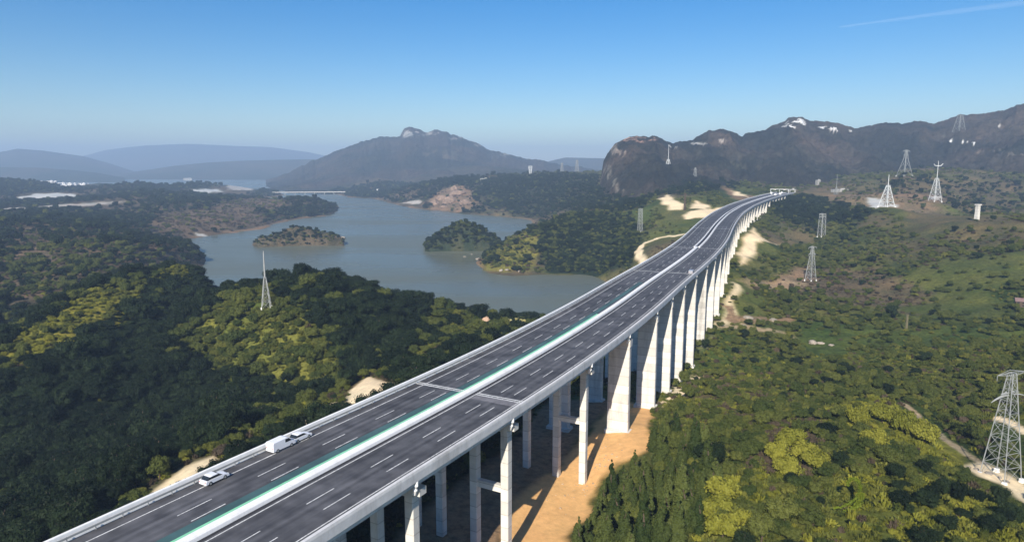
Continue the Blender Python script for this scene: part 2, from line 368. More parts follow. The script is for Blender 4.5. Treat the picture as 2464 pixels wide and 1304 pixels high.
# ---- land cover: albedo of each place and what grows there
def poly_mask(poly_uv, X, Y, soft=3.0, wob=6.0, seed=5, scale=25.0):
    pw = np.array([(ground(*q)[:2] if len(q) == 2 else P(*q)[:2]) for q in poly_uv])
    x0, y0 = pw.min(0) - 60; x1, y1 = pw.max(0) + 60
    out = np.zeros(X.shape); sel = (X > x0) & (X < x1) & (Y > y0) & (Y < y1)
    if not sel.any(): return out
    x = X[sel] + fbm(X[sel], Y[sel], scale, 3, seed) * wob; y = Y[sel] + fbm(X[sel], Y[sel], scale, 3, seed + 50) * wob
    inside = np.zeros(x.shape, bool); dmin = np.full(x.shape, 1e9); n = len(pw)
    for i in range(n):
        ax, ay = pw[i]; bx, by = pw[(i + 1) % n]
        cond = ((ay > y) != (by > y))
        xi = (bx - ax) * (y - ay) / ((by - ay) if abs(by - ay) > 1e-9 else 1e-9) + ax
        inside ^= cond & (x < xi)
        ex, ey = bx - ax, by - ay; t = np.clip(((x - ax) * ex + (y - ay) * ey) / (ex * ex + ey * ey + 1e-9), 0, 1)
        dmin = np.minimum(dmin, np.hypot(x - ax - t * ex, y - ay - t * ey))
    sd = np.where(inside, dmin, -dmin)
    out[sel] = smooth(-soft, soft, sd)
    return out
def line_mask(line_uv, X, Y, width, wob=2.0, seed=8):
    pw = np.array([(ground(*q)[:2] if len(q) == 2 else P(*q)[:2]) for q in line_uv])
    x0, y0 = pw.min(0) - 40; x1, y1 = pw.max(0) + 40
    out = np.zeros(X.shape); sel = (X > x0) & (X < x1) & (Y > y0) & (Y < y1)
    if not sel.any(): return out
    x = X[sel] + fbm(X[sel], Y[sel], 12, 3, seed) * wob; y = Y[sel] + fbm(X[sel], Y[sel], 12, 3, seed + 9) * wob
    d = np.full(x.shape, 1e9)
    for i in range(len(pw) - 1):
        ax, ay = pw[i]; ex, ey = pw[i + 1] - pw[i]
        t = np.clip(((x - ax) * ex + (y - ay) * ey) / (ex * ex + ey * ey + 1e-9), 0, 1)
        d = np.minimum(d, np.hypot(x - ax - t * ex, y - ay - t * ey))
    out[sel] = 1 - smooth(width * 0.7, width * 1.3, d)
    return out
COLR = {'dark': (0.016, 0.026, 0.012), 'mid': (0.040, 0.055, 0.018), 'olive': (0.105, 0.115, 0.026), 'yellow': (0.17, 0.165, 0.030), 'brown': (0.115, 0.085, 0.060),
        'grass': (0.060, 0.085, 0.020), 'sand': (0.72, 0.42, 0.18), 'cream': (0.80, 0.64, 0.42), 'bare': (0.24, 0.16, 0.105), 'rock': (0.42, 0.39, 0.36), 'white': (0.52, 0.52, 0.50),
        'field': (0.11, 0.092, 0.05), 'orange_rock': (0.19, 0.13, 0.085), 'track': (0.34, 0.26, 0.17), 'ditch': (0.045, 0.032, 0.022)}
LAY = []   # (kind, tree density multiplier, tree kind weights)
# default cover by side: dark forest on the left, mixed scrub on the right
_side = smooth(-0.08, 0.12, GA + 0.12 * fbm(TX, TY, 160, 3, 60))
_far = smooth(500, 1100, RAD)
COV = np.empty(TX.shape + (3,)); DEN = np.ones(TX.shape); MIX = np.zeros(TX.shape + (5,))  # dark, mid, olive, yellow, brown
_d = np.array(COLR['dark']); _m = np.array(COLR['mid']); _o = np.array(COLR['olive']); _b = np.array(COLR['brown'])
_rg = smooth(-0.4, 0.4, fbm(TX, TY, 55, 4, 131))[..., None]
_mr = np.array((0.035, 0.055, 0.014)) * (1 - _rg) + np.array((0.095, 0.100, 0.030)) * _rg
_clr = smooth(0.02, 0.22, fbm(TX, TY, 75, 4, 203)) * _side     # grassy clearings between the groves
COV[:] = _d * (1 - _side[..., None]) + _mr * _side[..., None]
DEN *= (1 - 0.25 * _side * _rg[..., 0]) * (1 - 0.88 * _clr)
COV = COV * (1 - .8 * _clr[..., None]) + np.array((0.085, 0.100, 0.026)) * .8 * _clr[..., None]
MIX[..., 0] = (1 - _side) * 0.80 + _side * 0.025; MIX[..., 1] = (1 - _side) * 0.16 + _side * 0.58; MIX[..., 2] = _side * 0.30; MIX[..., 4] = 0.03 + 0.06 * _side
_bn = smooth(-0.42, 0.18, fbm(TX, TY, 210, 4, 90)) * smooth(450, 900, RAD)
COV = COV * (1 - 0.75 * _bn[..., None]) + np.array(COLR['brown']) * 0.75 * _bn[..., None]; DEN *= 1 - 0.6 * _bn; MIX[..., 4] += _bn * 0.8 + .45 * (1 - _side) * smooth(650, 1100, RAD)
EXC = np.zeros(TX.shape)
def cover(mask, kind, den, mix=None, a=1.0):
    global COV, DEN, MIX, EXC
    if den <= 0.05: EXC = np.maximum(EXC, mask)
    k = (mask * a)[..., None]
    COV = COV * (1 - k) + np.array(COLR[kind]) * k
    DEN = DEN * (1 - k[..., 0]) + den * k[..., 0]
    if mix is not None: MIX = MIX * (1 - k) + np.array(mix) * k
OL, MI, DK, YE, BR = (0, .25, .7, .05, 0), (.15, .7, .15, 0, 0), (.95, .05, 0, 0, 0), (0, .1, .35, .55, 0), (0, .1, .1, 0, .8)
def pc(poly, kind, den, mix=None, soft=3.0, wob=6.0, a=1.0, seed=5, scale=25.0): cover(poly_mask(poly, TX, TY, soft, wob, seed, scale), kind, den, mix, a)
def lc(line, kind, width, den=0.0, wob=2.0): cover(line_mask(line, TX, TY, width, wob), kind, den)
# left: sunlit look of spur and mast hill put into scrub colour; brown middle land
pc([(85,835,332),(125,782,362),(205,733,398),(270,700,434),(350,672,470),(430,660,496),(340,700,430),(260,765,385),(215,805,352),(130,850,318)], 'yellow', 1.3, YE, 5, 8)
pc([(400,840,372),(460,783,384),(590,702,398),(660,690,400),(720,720,378),(770,800,345),(860,850,330),(840,900,300),(700,920,298),(560,930,305),(450,880,335)], 'olive', 1.7, (0,.42,.58,0,0), 8, 14)
pc([(660,1000),(900,880),(1000,830),(1060,860),(900,930),(700,1040),(500,1120),(350,1200),(300,1190)], 'field', 0.8, (.05,.3,.3,.05,.3), 6, 14)
pc([(1000,800),(1060,750),(1250,775),(1270,785),(1100,850),(1020,850)], 'olive', 1.0, (.1,.45,.4,.05,0), 6, 10)
pc([(380,520),(470,505),(640,515),(640,545),(520,563),(430,572),(330,560)], 'brown', 0.3, BR, 12, 25)
pc([(560,480),(700,478),(690,505),(600,512),(500,500)], 'brown', 0.3, BR, 15, 30)
pc([(0,560),(60,540),(230,560),(330,600),(250,640),(100,620)], 'brown', 0.5, BR, 15, 40, 0.7)
pc([(60,650),(130,620),(200,650),(190,700),(110,720)], 'olive', 0.7, OL, 10, 20, 0.8)
pc([(200,640),(280,660),(250,700),(180,710)], 'brown', 0.6, BR, 10, 20, 0.7)
pc([(40,478),(90,466),(140,465),(190,472),(150,477),(90,480)], 'white', 0, None, 8, 15)
pc([(70,497),(200,490),(300,487),(250,494),(120,500)], 'rock', 0, None, 8, 20, 0.8)
pc([(0,502),(60,500),(60,506),(0,508)], 'rock', 0, None, 8, 20)
pc([(380,457),(420,462),(500,466),(540,462),(520,457),(490,454),(450,462)], 'white', 0, None, 10, 20)
pc([(540,449),(600,450),(610,458),(560,458)], 'rock', 0, None, 10, 25)
pc([(470,562),(490,564),(500,569),(470,569)], 'white', 0, None, 3, 4)
pc([(0,850),(100,835),(240,830),(420,830),(560,925),(640,960),(520,1050),(330,1180),(100,1300),(0,1300)], 'dark', 1.15, (1,0,0,0,0), 10, 20)  # dense dark wood, with the valley's shade put into its colour
pc([(290,770,400),(350,690,455),(500,690,505),(520,740,500),(420,830,410),(300,840,370)], 'dark', 1.1, (.9,.1,0,0,0), 6, 12)  # dark wood painted on the ridge's right flank to stand in for shade
pc([(700,700),(900,705),(990,770),(1000,830),(900,850),(800,830),(740,760)], 'dark', 1.1, (.85,.15,0,0,0), 6, 12)  # mast hill's right flank: shade put into tree and ground colour
cover(line_mask([(95,838,326),(130,790,354),(205,742,392),(272,710,430)], TX, TY, 19.0, 9.0), 'yellow', 1.5, (0,.04,.26,.70,0))  # lit crest painted as yellow scrub to strengthen the relief
cover(line_mask([(272,710,432),(342,683,470),(420,668,500)], TX, TY, 9.0, 8.0), 'olive', 1.5, (0,.2,.6,.2,0))  # olive scrub continues the painted lit crest
pc([(-20,590),(120,590),(330,600),(420,630),(330,660),(180,700),(90,740),(-20,760)], 'brown', .6, (.05,.35,.25,0,.35), 10, 25, .9)
# banks left of the bridge
pc([(835,945),(890,905),(955,925),(900,955),(840,972)], 'cream', 0, None, 2, 4)
pc([(715,1025),(800,965),(815,985),(760,1015)], 'cream', 0, None, 2, 4)
pc([(370,1180),(440,1125),(500,1100),(510,1115),(430,1165)], 'cream', 0, None, 2, 4)
pc([(560,1085),(620,1045),(640,1055),(590,1085)], 'bare', 0.1, None, 2, 4)
pc([(0,1235),(100,1190),(110,1210),(0,1255)], 'bare', 0.2, None, 2, 4)
# far right shore: orange outcrop, pale landing
pc([(1020,495),(1050,465),(1090,445),(1130,455),(1150,500),(1100,512),(1040,506)], 'orange_rock', 0.1, BR, 8, 25)
pc([(1150,500),(1300,505),(1290,527),(1180,517)], 'field', 0.3, BR, 10, 25)
pc([(1000,482),(1020,486),(1010,491),(960,490)], 'rock', 0, None, 5, 10)
pc([(1240,470),(1260,462),(1250,490),(1235,488)], 'orange_rock', 0.2, None, 6, 12)
# peninsula: yellow tip
pc([(1163,650),(1165,612),(1230,570),(1290,565),(1300,610),(1270,655),(1220,657)], 'yellow', 1.1, (0,.1,.5,.4,0), 8, 14, 0.8)
pc([(1300,655),(1440,665),(1500,690),(1450,640),(1350,640)], 'olive', 0.7, OL, 8, 10, 0.7)
pc([(1500,515),(1560,495),(1580,520),(1545,545)], 'grass', 0.15, OL, 6, 12)
pc([(1190,500),(1200,430),(1300,424),(1440,424),(1440,505),(1340,512)], 'dark', 0.9, (.75,.05,0,0,.2), 10, 25, .85)
pc([(1380,505),(1440,450),(1600,432),(1790,442),(1760,462),(1640,470),(1590,468),(1545,500),(1460,514)], 'dark', 0.85, (.7,.05,0,0,.25), 10, 20, .85)
pc([(1290,600),(1300,545),(1400,516),(1500,520),(1545,560),(1530,635),(1450,660),(1320,655)], 'dark', 1.6, (.45,.5,.05,0,0), 6, 12)
pc([(1880,470),(2000,480),(2110,510),(2080,535),(1960,545),(1880,535),(1850,505)], 'dark', 1.0, (.9,.1,0,0,0), 10, 20)
pc([(2100,440),(2464,430),(2464,510),(2330,515),(2260,490),(2150,470)], 'brown', .4, (.4,.05,0,0,.55), 20, 40, .7)
# cuttings round the far end
pc([(1585,478),(1605,468),(1625,480),(1650,492),(1640,505),(1610,505),(1600,490)], 'cream', 0, None, 4, 8)
pc([(1660,500),(1680,485),(1710,497),(1700,505)], 'cream', 0, None, 4, 8)
pc([(1640,520),(1690,505),(1745,498),(1755,505),(1700,525),(1650,528)], 'cream', 0, None, 4, 6)
pc([(1733,445),(1765,460),(1800,470),(1830,474),(1790,486),(1760,475)], 'orange_rock', 0, None, 6, 10)
pc([(1760,458),(1800,468),(1800,476),(1770,470)], 'cream', 0, None, 5, 8)
lc([(1550,632),(1535,605),(1545,590),(1580,575),(1640,565)], 'cream', 4.0)
pc([(1550,620),(1560,595),(1620,580),(1640,590),(1580,625)], 'field', 0.5, BR, 3, 4)
pc([(1775,600),(1790,560),(1815,548),(1840,575),(1810,610),(1780,640)], 'cream', 0.05, None, 4, 8)
lc([(1800,572),(1840,580),(1880,584)], 'cream', 3.0)
# sand under and beside the near piers
pc([(1180,1400),(1230,1200),(1330,1120),(1450,1000),(1480,960),(1562,985),(1570,1080),(1500,1110),(1440,1170),(1375,1300),(1330,1400)], 'sand', 0, None, 1.6, 3, scale=9)
pc([(850,1420),(1000,1250),(1200,1080),(1330,960),(1480,960),(1450,1000),(1330,1120),(1230,1200),(1180,1400)], 'bare', 0.0, None, 2.0, 4)
pc([(1560,985),(1640,930),(1690,890),(1700,905),(1660,960),(1600,1000)], 'cream', 0.1, None, 2, 4)
pc([(1690,850),(1740,770),(1760,680),(1780,690),(1760,780),(1720,850)], 'cream', 0.1, None, 3, 6, 0.8)
# right: bare slopes, tracks, greens
pc([(1870,655),(1940,642),(1985,690),(1930,700),(1850,690)], 'bare', 0.1, BR, 5, 10)
pc([(1780,680),(1880,670),(1990,690),(1900,700),(1800,695)], 'track', 0.15, BR, 5, 10, 0.6)
lc([(1740,790),(1800,785),(1880,800),(1930,820),(2030,830)], 'track', 2.2, 0.1, 6)
lc([(1760,740),(1770,770),(1800,775),(1890,770)], 'bare', 3.5, 0.1, 8)
pc([(1940,820),(1975,820),(2030,832),(1990,838),(1950,834)], 'cream', 0, None, 2, 4)
pc([(1960,640),(2100,640),(2250,700),(2200,760),(2000,740),(1900,715)], 'brown', 0.6, BR, 10, 25, 0.8)
pc([(1720,790),(1860,805),(1900,850),(1860,900),(1700,900),(1690,860)], 'grass', 0.14, MI, 6, 12)
pc([(1900,780),(2464,790),(2464,860),(2000,880),(1900,830)], 'grass', 0.35, (0,.6,.35,0,.05), 8, 20)
pc([(1700,900),(1850,900),(1880,1000),(1820,1080),(1700,1030)], 'field', 0.5, (0,.4,.4,0,.2), 5, 10)
pc([(1990,975),(2160,962),(2230,1020),(2320,1090),(2250,1130),(2100,1060),(2000,1020)], 'yellow', 0.9, (0,.02,.18,.8,0), 4, 8)
pc([(1950,1150),(2200,1140),(2464,1230),(2464,1400),(1900,1400)], 'olive', 1.0, (.12,.13,.2,.55,0), 5, 8)
pc([(1820,1130),(1850,1020),(1920,1000),(1985,1040),(1960,1130),(1880,1150)], 'brown', 0.9, BR, 3, 5)
pc([(1640,1304),(1720,1120),(1850,1120),(1860,1304)], 'olive', 0.6, (.0,.4,.4,.2,0), 4, 8)
lc([(2180,975),(2230,1020),(2300,1075),(2360,1110),(2420,1150)], 'track', 1.6, 0.0, 2)
pc([(2310,1120),(2360,1112),(2420,1140),(2464,1170),(2464,1215),(2400,1160),(2340,1140)], 'cream', 0, None, 2, 3)
lc([(2395,1005),(2430,1020),(2464,1040)], 'cream', 1.6, 0.0, 2)
pc([(1840,548),(1960,545),(1960,572),(1830,575)], 'field', 0.1, None, 6, 12)
pc([(2080,525),(2140,520),(2150,545),(2070,548)], 'field', 0.1, None, 5, 12)
pc([(2150,500),(2250,505),(2330,530),(2250,548),(2180,525)], 'field', 0.05, None, 6, 15)
pc([(1980,470),(2120,462),(2240,470),(2260,495),(2150,500),(2000,490)], 'bare', 0.1, BR, 8, 20, 0.6)
pc([(2085,475),(2120,478),(2130,495),(2155,492),(2160,500),(2110,502)], 'white', 0, None, 4, 6, 0.9)
pc([(2240,472),(2265,474),(2262,481),(2238,480)], 'rock', 0, None, 4, 6)
# shore line: bare rim just above the water
_rim = smooth(2.6, 1.0, TZ) * (RAD > 300) * smooth(-.3, .3, fbm(TX, TY, 90, 3, 71))
cover(np.clip(_rim, 0, 1) * 0.7, 'bare', 0.1)
DEN = np.where(TZ < 1.5, 0, DEN)
_e = EXC.copy()      # trees stand back from bare patches, most of all on the downhill side of the view
for q in range(1, 11): _e[:-q] = np.maximum(_e[:-q], EXC[q:])
for q in (1, 2): _e[q:] = np.maximum(_e[q:], EXC[:-q] * .8)
_e2 = _e.copy(); _e2[:, 2:] = np.maximum(_e2[:, 2:], _e[:, :-2]); _e2[:, :-2] = np.maximum(_e2[:, :-2], _e[:, 2:])
DEN = DEN * (1 - np.clip(_e2 * 1.5, 0, 1))
land = grid_mesh('terrain', TX, TY, TZ, M['land'], COV)
tag(land, 'wooded and sandy hills around the lake and under the viaduct', 'terrain', kind='structure')
# ------------------------------------------------------------------ hills and mountains: crest lines with their own distance and depth
def interp(pts, n):
    pts = np.array(pts, float); d = np.r_[0, np.cumsum(np.hypot(np.diff(pts[:, 0]), np.diff(pts[:, 1])))]
    t = np.linspace(0, d[-1], n)
    return np.stack([np.interp(t, d, pts[:, k]) for k in range(pts.shape[1])], 1)
PATCH = {}
def ridge(name, crest, front, back, foot, nt=220, ns=90, rough=10.0, scale=300.0, power=1.25, colours=None, spots=(), label='', mat='far_land', seed=1, edge=0.0, endk=1.0, jag=0.0):
    c = interp(crest, nt)
    k = np.ones(5) / 5
    xyz = np.array([P(*p) for p in c])
    jit = fbm(np.arange(nt) * 1.0, np.zeros(nt), 7.0, 4, seed + 40) * jag; xyz[:, 2] += jit * smooth(0, .1, np.linspace(0, 1, nt)) 
    s = np.linspace(-1, 1, ns)
    s = np.sign(s) * np.abs(s) ** 1.15
    X = np.empty((nt, ns)); Y = np.empty((nt, ns)); Z = np.empty((nt, ns))
    for i in range(nt):
        x, y, z = xyz[i]; r = math.hypot(x, y); dx, dy = x / r, y / r
        L = np.where(s < 0, front, back) * s * min(1.0, endk + (1 - endk) * i / nt * 7)
        X[i] = x + dx * L; Y[i] = y + dy * L
        sh = 1 - np.abs(s); sh = sh ** power * (1 + 0.25 * np.abs(s))
        Z[i] = foot + (z - foot) * sh
    tt = np.linspace(0, 1, nt)[:, None]
    calm = smooth(0.0, 0.22, np.abs(s))[None, :]
    rel = np.clip((Z - foot) / max(10.0, xyz[:, 2].max() - foot), 0, 1)
    gul = ridged(X, Y, scale, 5, seed) - 0.5
    Z += gul * rough * calm * (0.35 + rel) + fbm(X, Y, scale * 0.16, 4, seed + 5) * rough * 0.22 * (0.25 + 0.75 * calm)
    if edge: Z -= edge * (1 - smooth(0, 0.04, tt)) * 1.0
    base = np.array(colours[0]); alt = np.array(colours[1])
    n = smooth(-0.35, 0.35, fbm(X, Y, scale * 0.7, 4, seed + 9))[..., None]
    C = base * (1 - n) + alt * n
    for (u, v, ru, rv, colr, a) in spots:
        uu, vv = project(X, Y, Z)
        j = np.unravel_index(np.argmin((uu - u) ** 2 + (vv - v) ** 2 + np.where(s[None, :] > 0.02, 1e6, 0)), X.shape)
        x0, y0, z0 = X[j], Y[j], Z[j]; m = Y[j] / F
        d = np.hypot((X - x0 + fbm(X, Y, scale * .12, 3, 3) * ru * m * 0.9) / (ru * m), (Z - z0 + fbm(X, Y, scale * .1, 3, 6) * rv * m * 0.9) / (rv * m))
        w = (1 - smooth(0.7, 1.0, d)) * a * smooth(-0.08, 0.12, fbm(X, Y, scale * 0.09, 4, 31)) * (s[None, :] < 0.3)
        C = C * (1 - w[..., None]) + np.array(colr) * w[..., None]
    o = grid_mesh(name, X, Y, Z, M[mat], C)
    tag(o, label, name.replace('_', ' '), kind='structure')
    PATCH[name + (str(seed) if name in PATCH else '')] = (X, Y, Z)
    return o
RK = (0.33, 0.32, 0.32)
FL = [(0.030, 0.040, 0.026), (0.052, 0.050, 0.036)]
ridge('far_hills', [(-400,384,8200),(-200,376,8200),(0,366,8000),(40,358,8000),(100,362,8000),(150,369,8000),(200,376,8000),(260,392,8000),(330,415,7800)], 2200, 2500, -5, rough=26, scale=900,
      colours=FL, label='hazy blue hills at the far left beyond the lake', seed=3)
ridge('far_hills', [(100,405,12400),(190,378,12400),(260,360,12400),(350,350,12400),(450,346,12400),(560,351,12400),(650,354,12400),(740,366,12400),(800,378,12400),(880,398,12400)], 2600, 2000, -5,
      rough=18, scale=1300, colours=FL, label='palest and farthest blue hills behind the lake', seed=5)
ridge('far_hills', [(290,418,7000),(360,408,7000),(420,399,7000),(500,391,7000),(600,386,7000),(700,384,7000),(800,383,7000),(900,395,7000)], 1400, 2000, -5, rough=14, scale=700, colours=FL,
      label='low blue hills left of the rocky summit', seed=7)
ridge('far_hills', [(-400,400,5700),(-100,401,5700),(0,402,5700),(100,404,5700),(180,410,5700),(240,417,5600),(300,428,5500)], 900, 1500, -5, rough=16, scale=500, colours=FL,
      label='low hazy spur running into the lake on the left', seed=8)
ridge('far_hills', [(1240,420,6800),(1310,391,6800),(1360,379,6800),(1450,381,6800),(1550,384,6800),(1700,390,6800)], 1500, 1500, 0, rough=20, scale=600, colours=FL,
      label='blue hill between the rocky summit and the right range', seed=9)
ridge('mountain', [(640,436,4700),(690,418,4600),(730,398,4600),(780,375,4600),(860,345,4600),(915,330,4600),(962,329,4600),(972,311,4600),(985,305,4600),(1000,311,4600),(1030,317,4600),(1046,313,4600),(1074,315,4600),(1085,324,4600),(1110,331,4600),
      (1142,342,4600),(1172,357,4600),(1212,370,4600),(1252,378,4600),(1322,390,4600),(1400,402,4600),(1480,420,4600)], 1500, 1500, 0, nt=420, ns=140, rough=60, scale=420, power=1.35,
      colours=[(0.022, 0.025, 0.022), (0.045, 0.038, 0.034)],
      spots=[(985,322,24,12,RK,.9),(1035,322,22,7,RK,.7),(1110,333,20,5,RK,.55),(1150,350,14,5,RK,.5),(1215,373,12,4,RK,.6),(1060,370,60,14,(.11,.09,.075),.6),(900,345,40,8,(.10,.09,.08),.4)], label='big mountain with a craggy flat-topped rock summit', seed=12, jag=11.0)
ridge('hills', [(690,440,4000),(760,436,3900),(800,425,3900),(860,415,3900),(950,408,3900),(1050,402,3800),(1150,398,3800),(1260,408,3700),(1350,418,3600),(1440,430,3400)], 900, 700, 0, nt=220, rough=36, scale=300,
      colours=[(0.030, 0.034, 0.024), (0.055, 0.048, 0.036)], spots=[(765,433,32,5,(.42,.36,.28),.95)], label='dark foothills in front of the craggy mountain', seed=15)
ridge('mountain_range', [(1440,462,1750),(1444,446,1750),(1447,418,1760),(1452,388,1780),(1462,368,1800),(1480,348,1830),(1500,336,1850),(1522,328,1870),(1550,326,1900),(1580,330,1920),(1600,336,1940),(1620,344,1960),(1660,339,2000),(1690,325,2020),(1706,315,2030),(1740,310,2050),
      (1756,316,2060),(1785,326,2080),(1840,312,2120),(1885,291,2150),(1900,283,2150),(1925,282,2150),(1948,289,2160),(1985,293,2180),(2020,298,2200),(2062,309,2200),(2110,300,2200),(2150,297,2200),(2200,293,2200),(2252,297,2200),(2310,277,2180),(2340,275,2150),(2370,276,2130),(2425,262,2080),(2464,248,2050),
      (2560,225,2000),(2700,215,1950),(2900,225,1900)], 950, 1300, 30, nt=800, ns=240, rough=58, scale=170, power=1.3,
      colours=[(0.018, 0.019, 0.017), (0.052, 0.043, 0.038)],
      spots=[(1530,333,60,9,(.30,.20,.17),.9),(1480,356,14,20,(.22,.20,.19),.7),(1452,410,8,40,(.20,.19,.18),.5),(1920,293,34,8,(.78,.78,.78),.9),(1905,305,14,6,(.78,.78,.78),.8),(1945,303,5,8,(.8,.8,.8),.8),(2010,307,20,7,(.75,.75,.76),.8),
             (2045,314,12,3,(.75,.75,.75),.6),(1680,347,14,4,(.5,.5,.5),.7),(1740,342,18,4,(.4,.38,.38),.6),(1610,352,5,4,(.6,.6,.6),.6),(2300,342,14,4,(.8,.8,.8),.9),(2444,302,9,3,(.6,.6,.6),.7),(2452,372,10,14,(.26,.22,.2),.6),
             (1760,400,60,10,(.10,.085,.06),.5),(2000,400,90,14,(.085,.07,.055),.5)],
      label='dark mountain range with pale rock scars on the right', seed=18, endk=0.12, jag=4.5)
ridge('island', [(606,590,1110),(622,574,1110),(650,570,1115),(672,562,1120),(690,549,1125),(712,545,1128),(738,549,1130),(760,555,1130),(772,560,1130),(783,559,1130),(795,562,1128),(808,566,1126),(822,572,1124),(828,582,1120)], 34, 36, -2, nt=150, ns=50, rough=7, scale=26, power=0.8,
      colours=[(0.050, 0.045, 0.028), (0.085, 0.068, 0.045)], mat='land', spots=[(640,580,24,9,(.17,.15,.10),.8),(690,580,18,7,(.14,.11,.08),.6)], label='long low rocky island in the lake', seed=22, jag=1.6)
ridge('island', [(1022,594,1060),(1034,580,1060),(1050,566,1065),(1075,550,1070),(1100,540,1070),(1122,538,1070),(1150,547,1070),(1175,560,1070),(1192,574,1070),(1203,590,1065)], 42, 44, -2, nt=120, ns=50, rough=5, scale=24, power=0.62,
      colours=[(0.024, 0.036, 0.020), (0.045, 0.050, 0.026)], mat='land', label='rounded wooded island close to the peninsula', seed=25)
# ------------------------------------------------------------------ lake
mw, nt_, b_ = new_mat('lake_water'); L_ = nt_.links.new
g_ = N(nt_, 'ShaderNodeNewGeometry'); mpw = N(nt_, 'ShaderNodeMapping'); mpw.inputs['Scale'].default_value = (0.35, 1.0, 1); L_(g_.outputs['Position'], mpw.inputs['Vector'])
w1 = N(nt_, 'ShaderNodeTexNoise'); w1.inputs['Scale'].default_value = 0.006; w1.inputs['Detail'].default_value = 5; L_(mpw.outputs[0], w1.inputs['Vector'])
w2 = N(nt_, 'ShaderNodeTexNoise'); w2.inputs['Scale'].default_value = 0.5; w2.inputs['Detail'].default_value = 3; L_(g_.outputs['Position'], w2.inputs['Vector'])
crw = N(nt_, 'ShaderNodeValToRGB'); L_(w1.outputs['Fac'], crw.inputs['Fac']); e_ = crw.color_ramp.elements
e_[0].position = 0.35; e_[0].color = (0.108, 0.116, 0.080, 1); e_[1].position = 0.7; e_[1].color = (0.130, 0.138, 0.098, 1); L_(crw.outputs['Color'], b_.inputs['Base Color'])
rw = N(nt_, 'ShaderNodeMapRange'); rw.inputs['To Min'].default_value = 0.22; rw.inputs['To Max'].default_value = 0.36; rw.inputs['From Min'].default_value = .38; rw.inputs['From Max'].default_value = .6; b_.inputs['Specular IOR Level'].default_value = 0.15; L_(w1.outputs['Fac'], rw.inputs['Value']); L_(rw.outputs[0], b_.inputs['Roughness'])
bw = N(nt_, 'ShaderNodeBump'); bw.inputs['Strength'].default_value = 0.12; bw.inputs['Distance'].default_value = 0.25; L_(w2.outputs['Fac'], bw.inputs['Height']); L_(bw.outputs[0], b_.inputs['Normal'])
b_.inputs['IOR'].default_value = 1.33
gx, gy = np.meshgrid(np.linspace(-13000, 13000, 27), np.linspace(-900, 15000, 27))
lake = grid_mesh('lake', gx, gy, np.zeros_like(gx), mw); tag(lake, 'grey-green reservoir winding between the hills', 'lake', kind='structure')
# ------------------------------------------------------------------ the viaduct
DECKZ = 78.0
MED = [(450,1304),(768,1131),(1140,944),(1390,797),(1499,727),(1548,686),(1613,645),(1662,609),(1695,579),(1723,540),(1750,514),(1785,494),(1823,480),(1862,469),(1890,463.5)]
cl = np.array([W(u, v, DECKZ)[:2] for u, v in MED])
d0 = (cl[1] - cl[0]) / np.linalg.norm(cl[1] - cl[0])
cl = np.vstack([cl[0] - d0 * 110, cl[0] - d0 * 50, cl])
_s = np.r_[0, np.cumsum(np.hypot(*np.diff(cl, axis=0).T))]
_n = 420; _sd = np.linspace(0, _s[-1], _n)
cx = np.interp(_sd, _s, cl[:, 0]); cy = np.interp(_sd, _s, cl[:, 1])
def gsm(a, w):
    k = np.exp(-0.5 * (np.arange(-3 * w, 3 * w + 1) / w) ** 2); k /= k.sum()
    ext = np.r_[2 * a[0] - a[1:3 * w + 1][::-1], a, 2 * a[-1] - a[-3 * w - 1:-1][::-1]]
    return np.convolve(ext, k, 'valid')
cx = gsm(cx, 9); cy = gsm(cy, 9)
SD = np.r_[0, np.cumsum(np.hypot(np.diff(cx), np.diff(cy)))]; SLEN = SD[-1]
tx = np.gradient(cx, SD); ty = np.gradient(cy, SD); tn = np.hypot(tx, ty); tx /= tn; ty /= tn
def at(s, lat=0.0, z=0.0):
    x = np.interp(s, SD, cx); y = np.interp(s, SD, cy); a = np.interp(s, SD, tx); b = np.interp(s, SD, ty)
    return (x + b * lat, y - a * lat, DECKZ + z)
def heading(s):
    return math.atan2(np.interp(s, SD, ty), np.interp(s, SD, tx))
def s_of_Y(Y, lat=0.0):
    g = np.linspace(0, SLEN, 4000); yy = np.array([at(q, lat)[1] for q in g]); return float(np.interp(Y, yy, g))
def sweep(prof, s0, s1, step=4.0, closed=True):
    """prof: list of (lateral, z); swept along the centre line"""
    n = max(2, int((s1 - s0) / step) + 1); ss = np.linspace(s0, s1, n); m = len(prof); vs = []; fs = []
    for s in ss:
        for lat, z in prof: vs.append(at(s, lat, z))
    for i in range(n - 1):
        for k in range(m if closed else m - 1):
            fs.append((i * m + k, (i + 1) * m + k, (i + 1) * m + (k + 1) % m, i * m + (k + 1) % m))
    if closed:
        fs.append(tuple(range(m))); fs.append(tuple(range((n - 1) * m, n * m))[::-1])
    return vs, fs
def rect(a, b, z0, z1): return [(a, z0), (a, z1), (b, z1), (b, z0)]
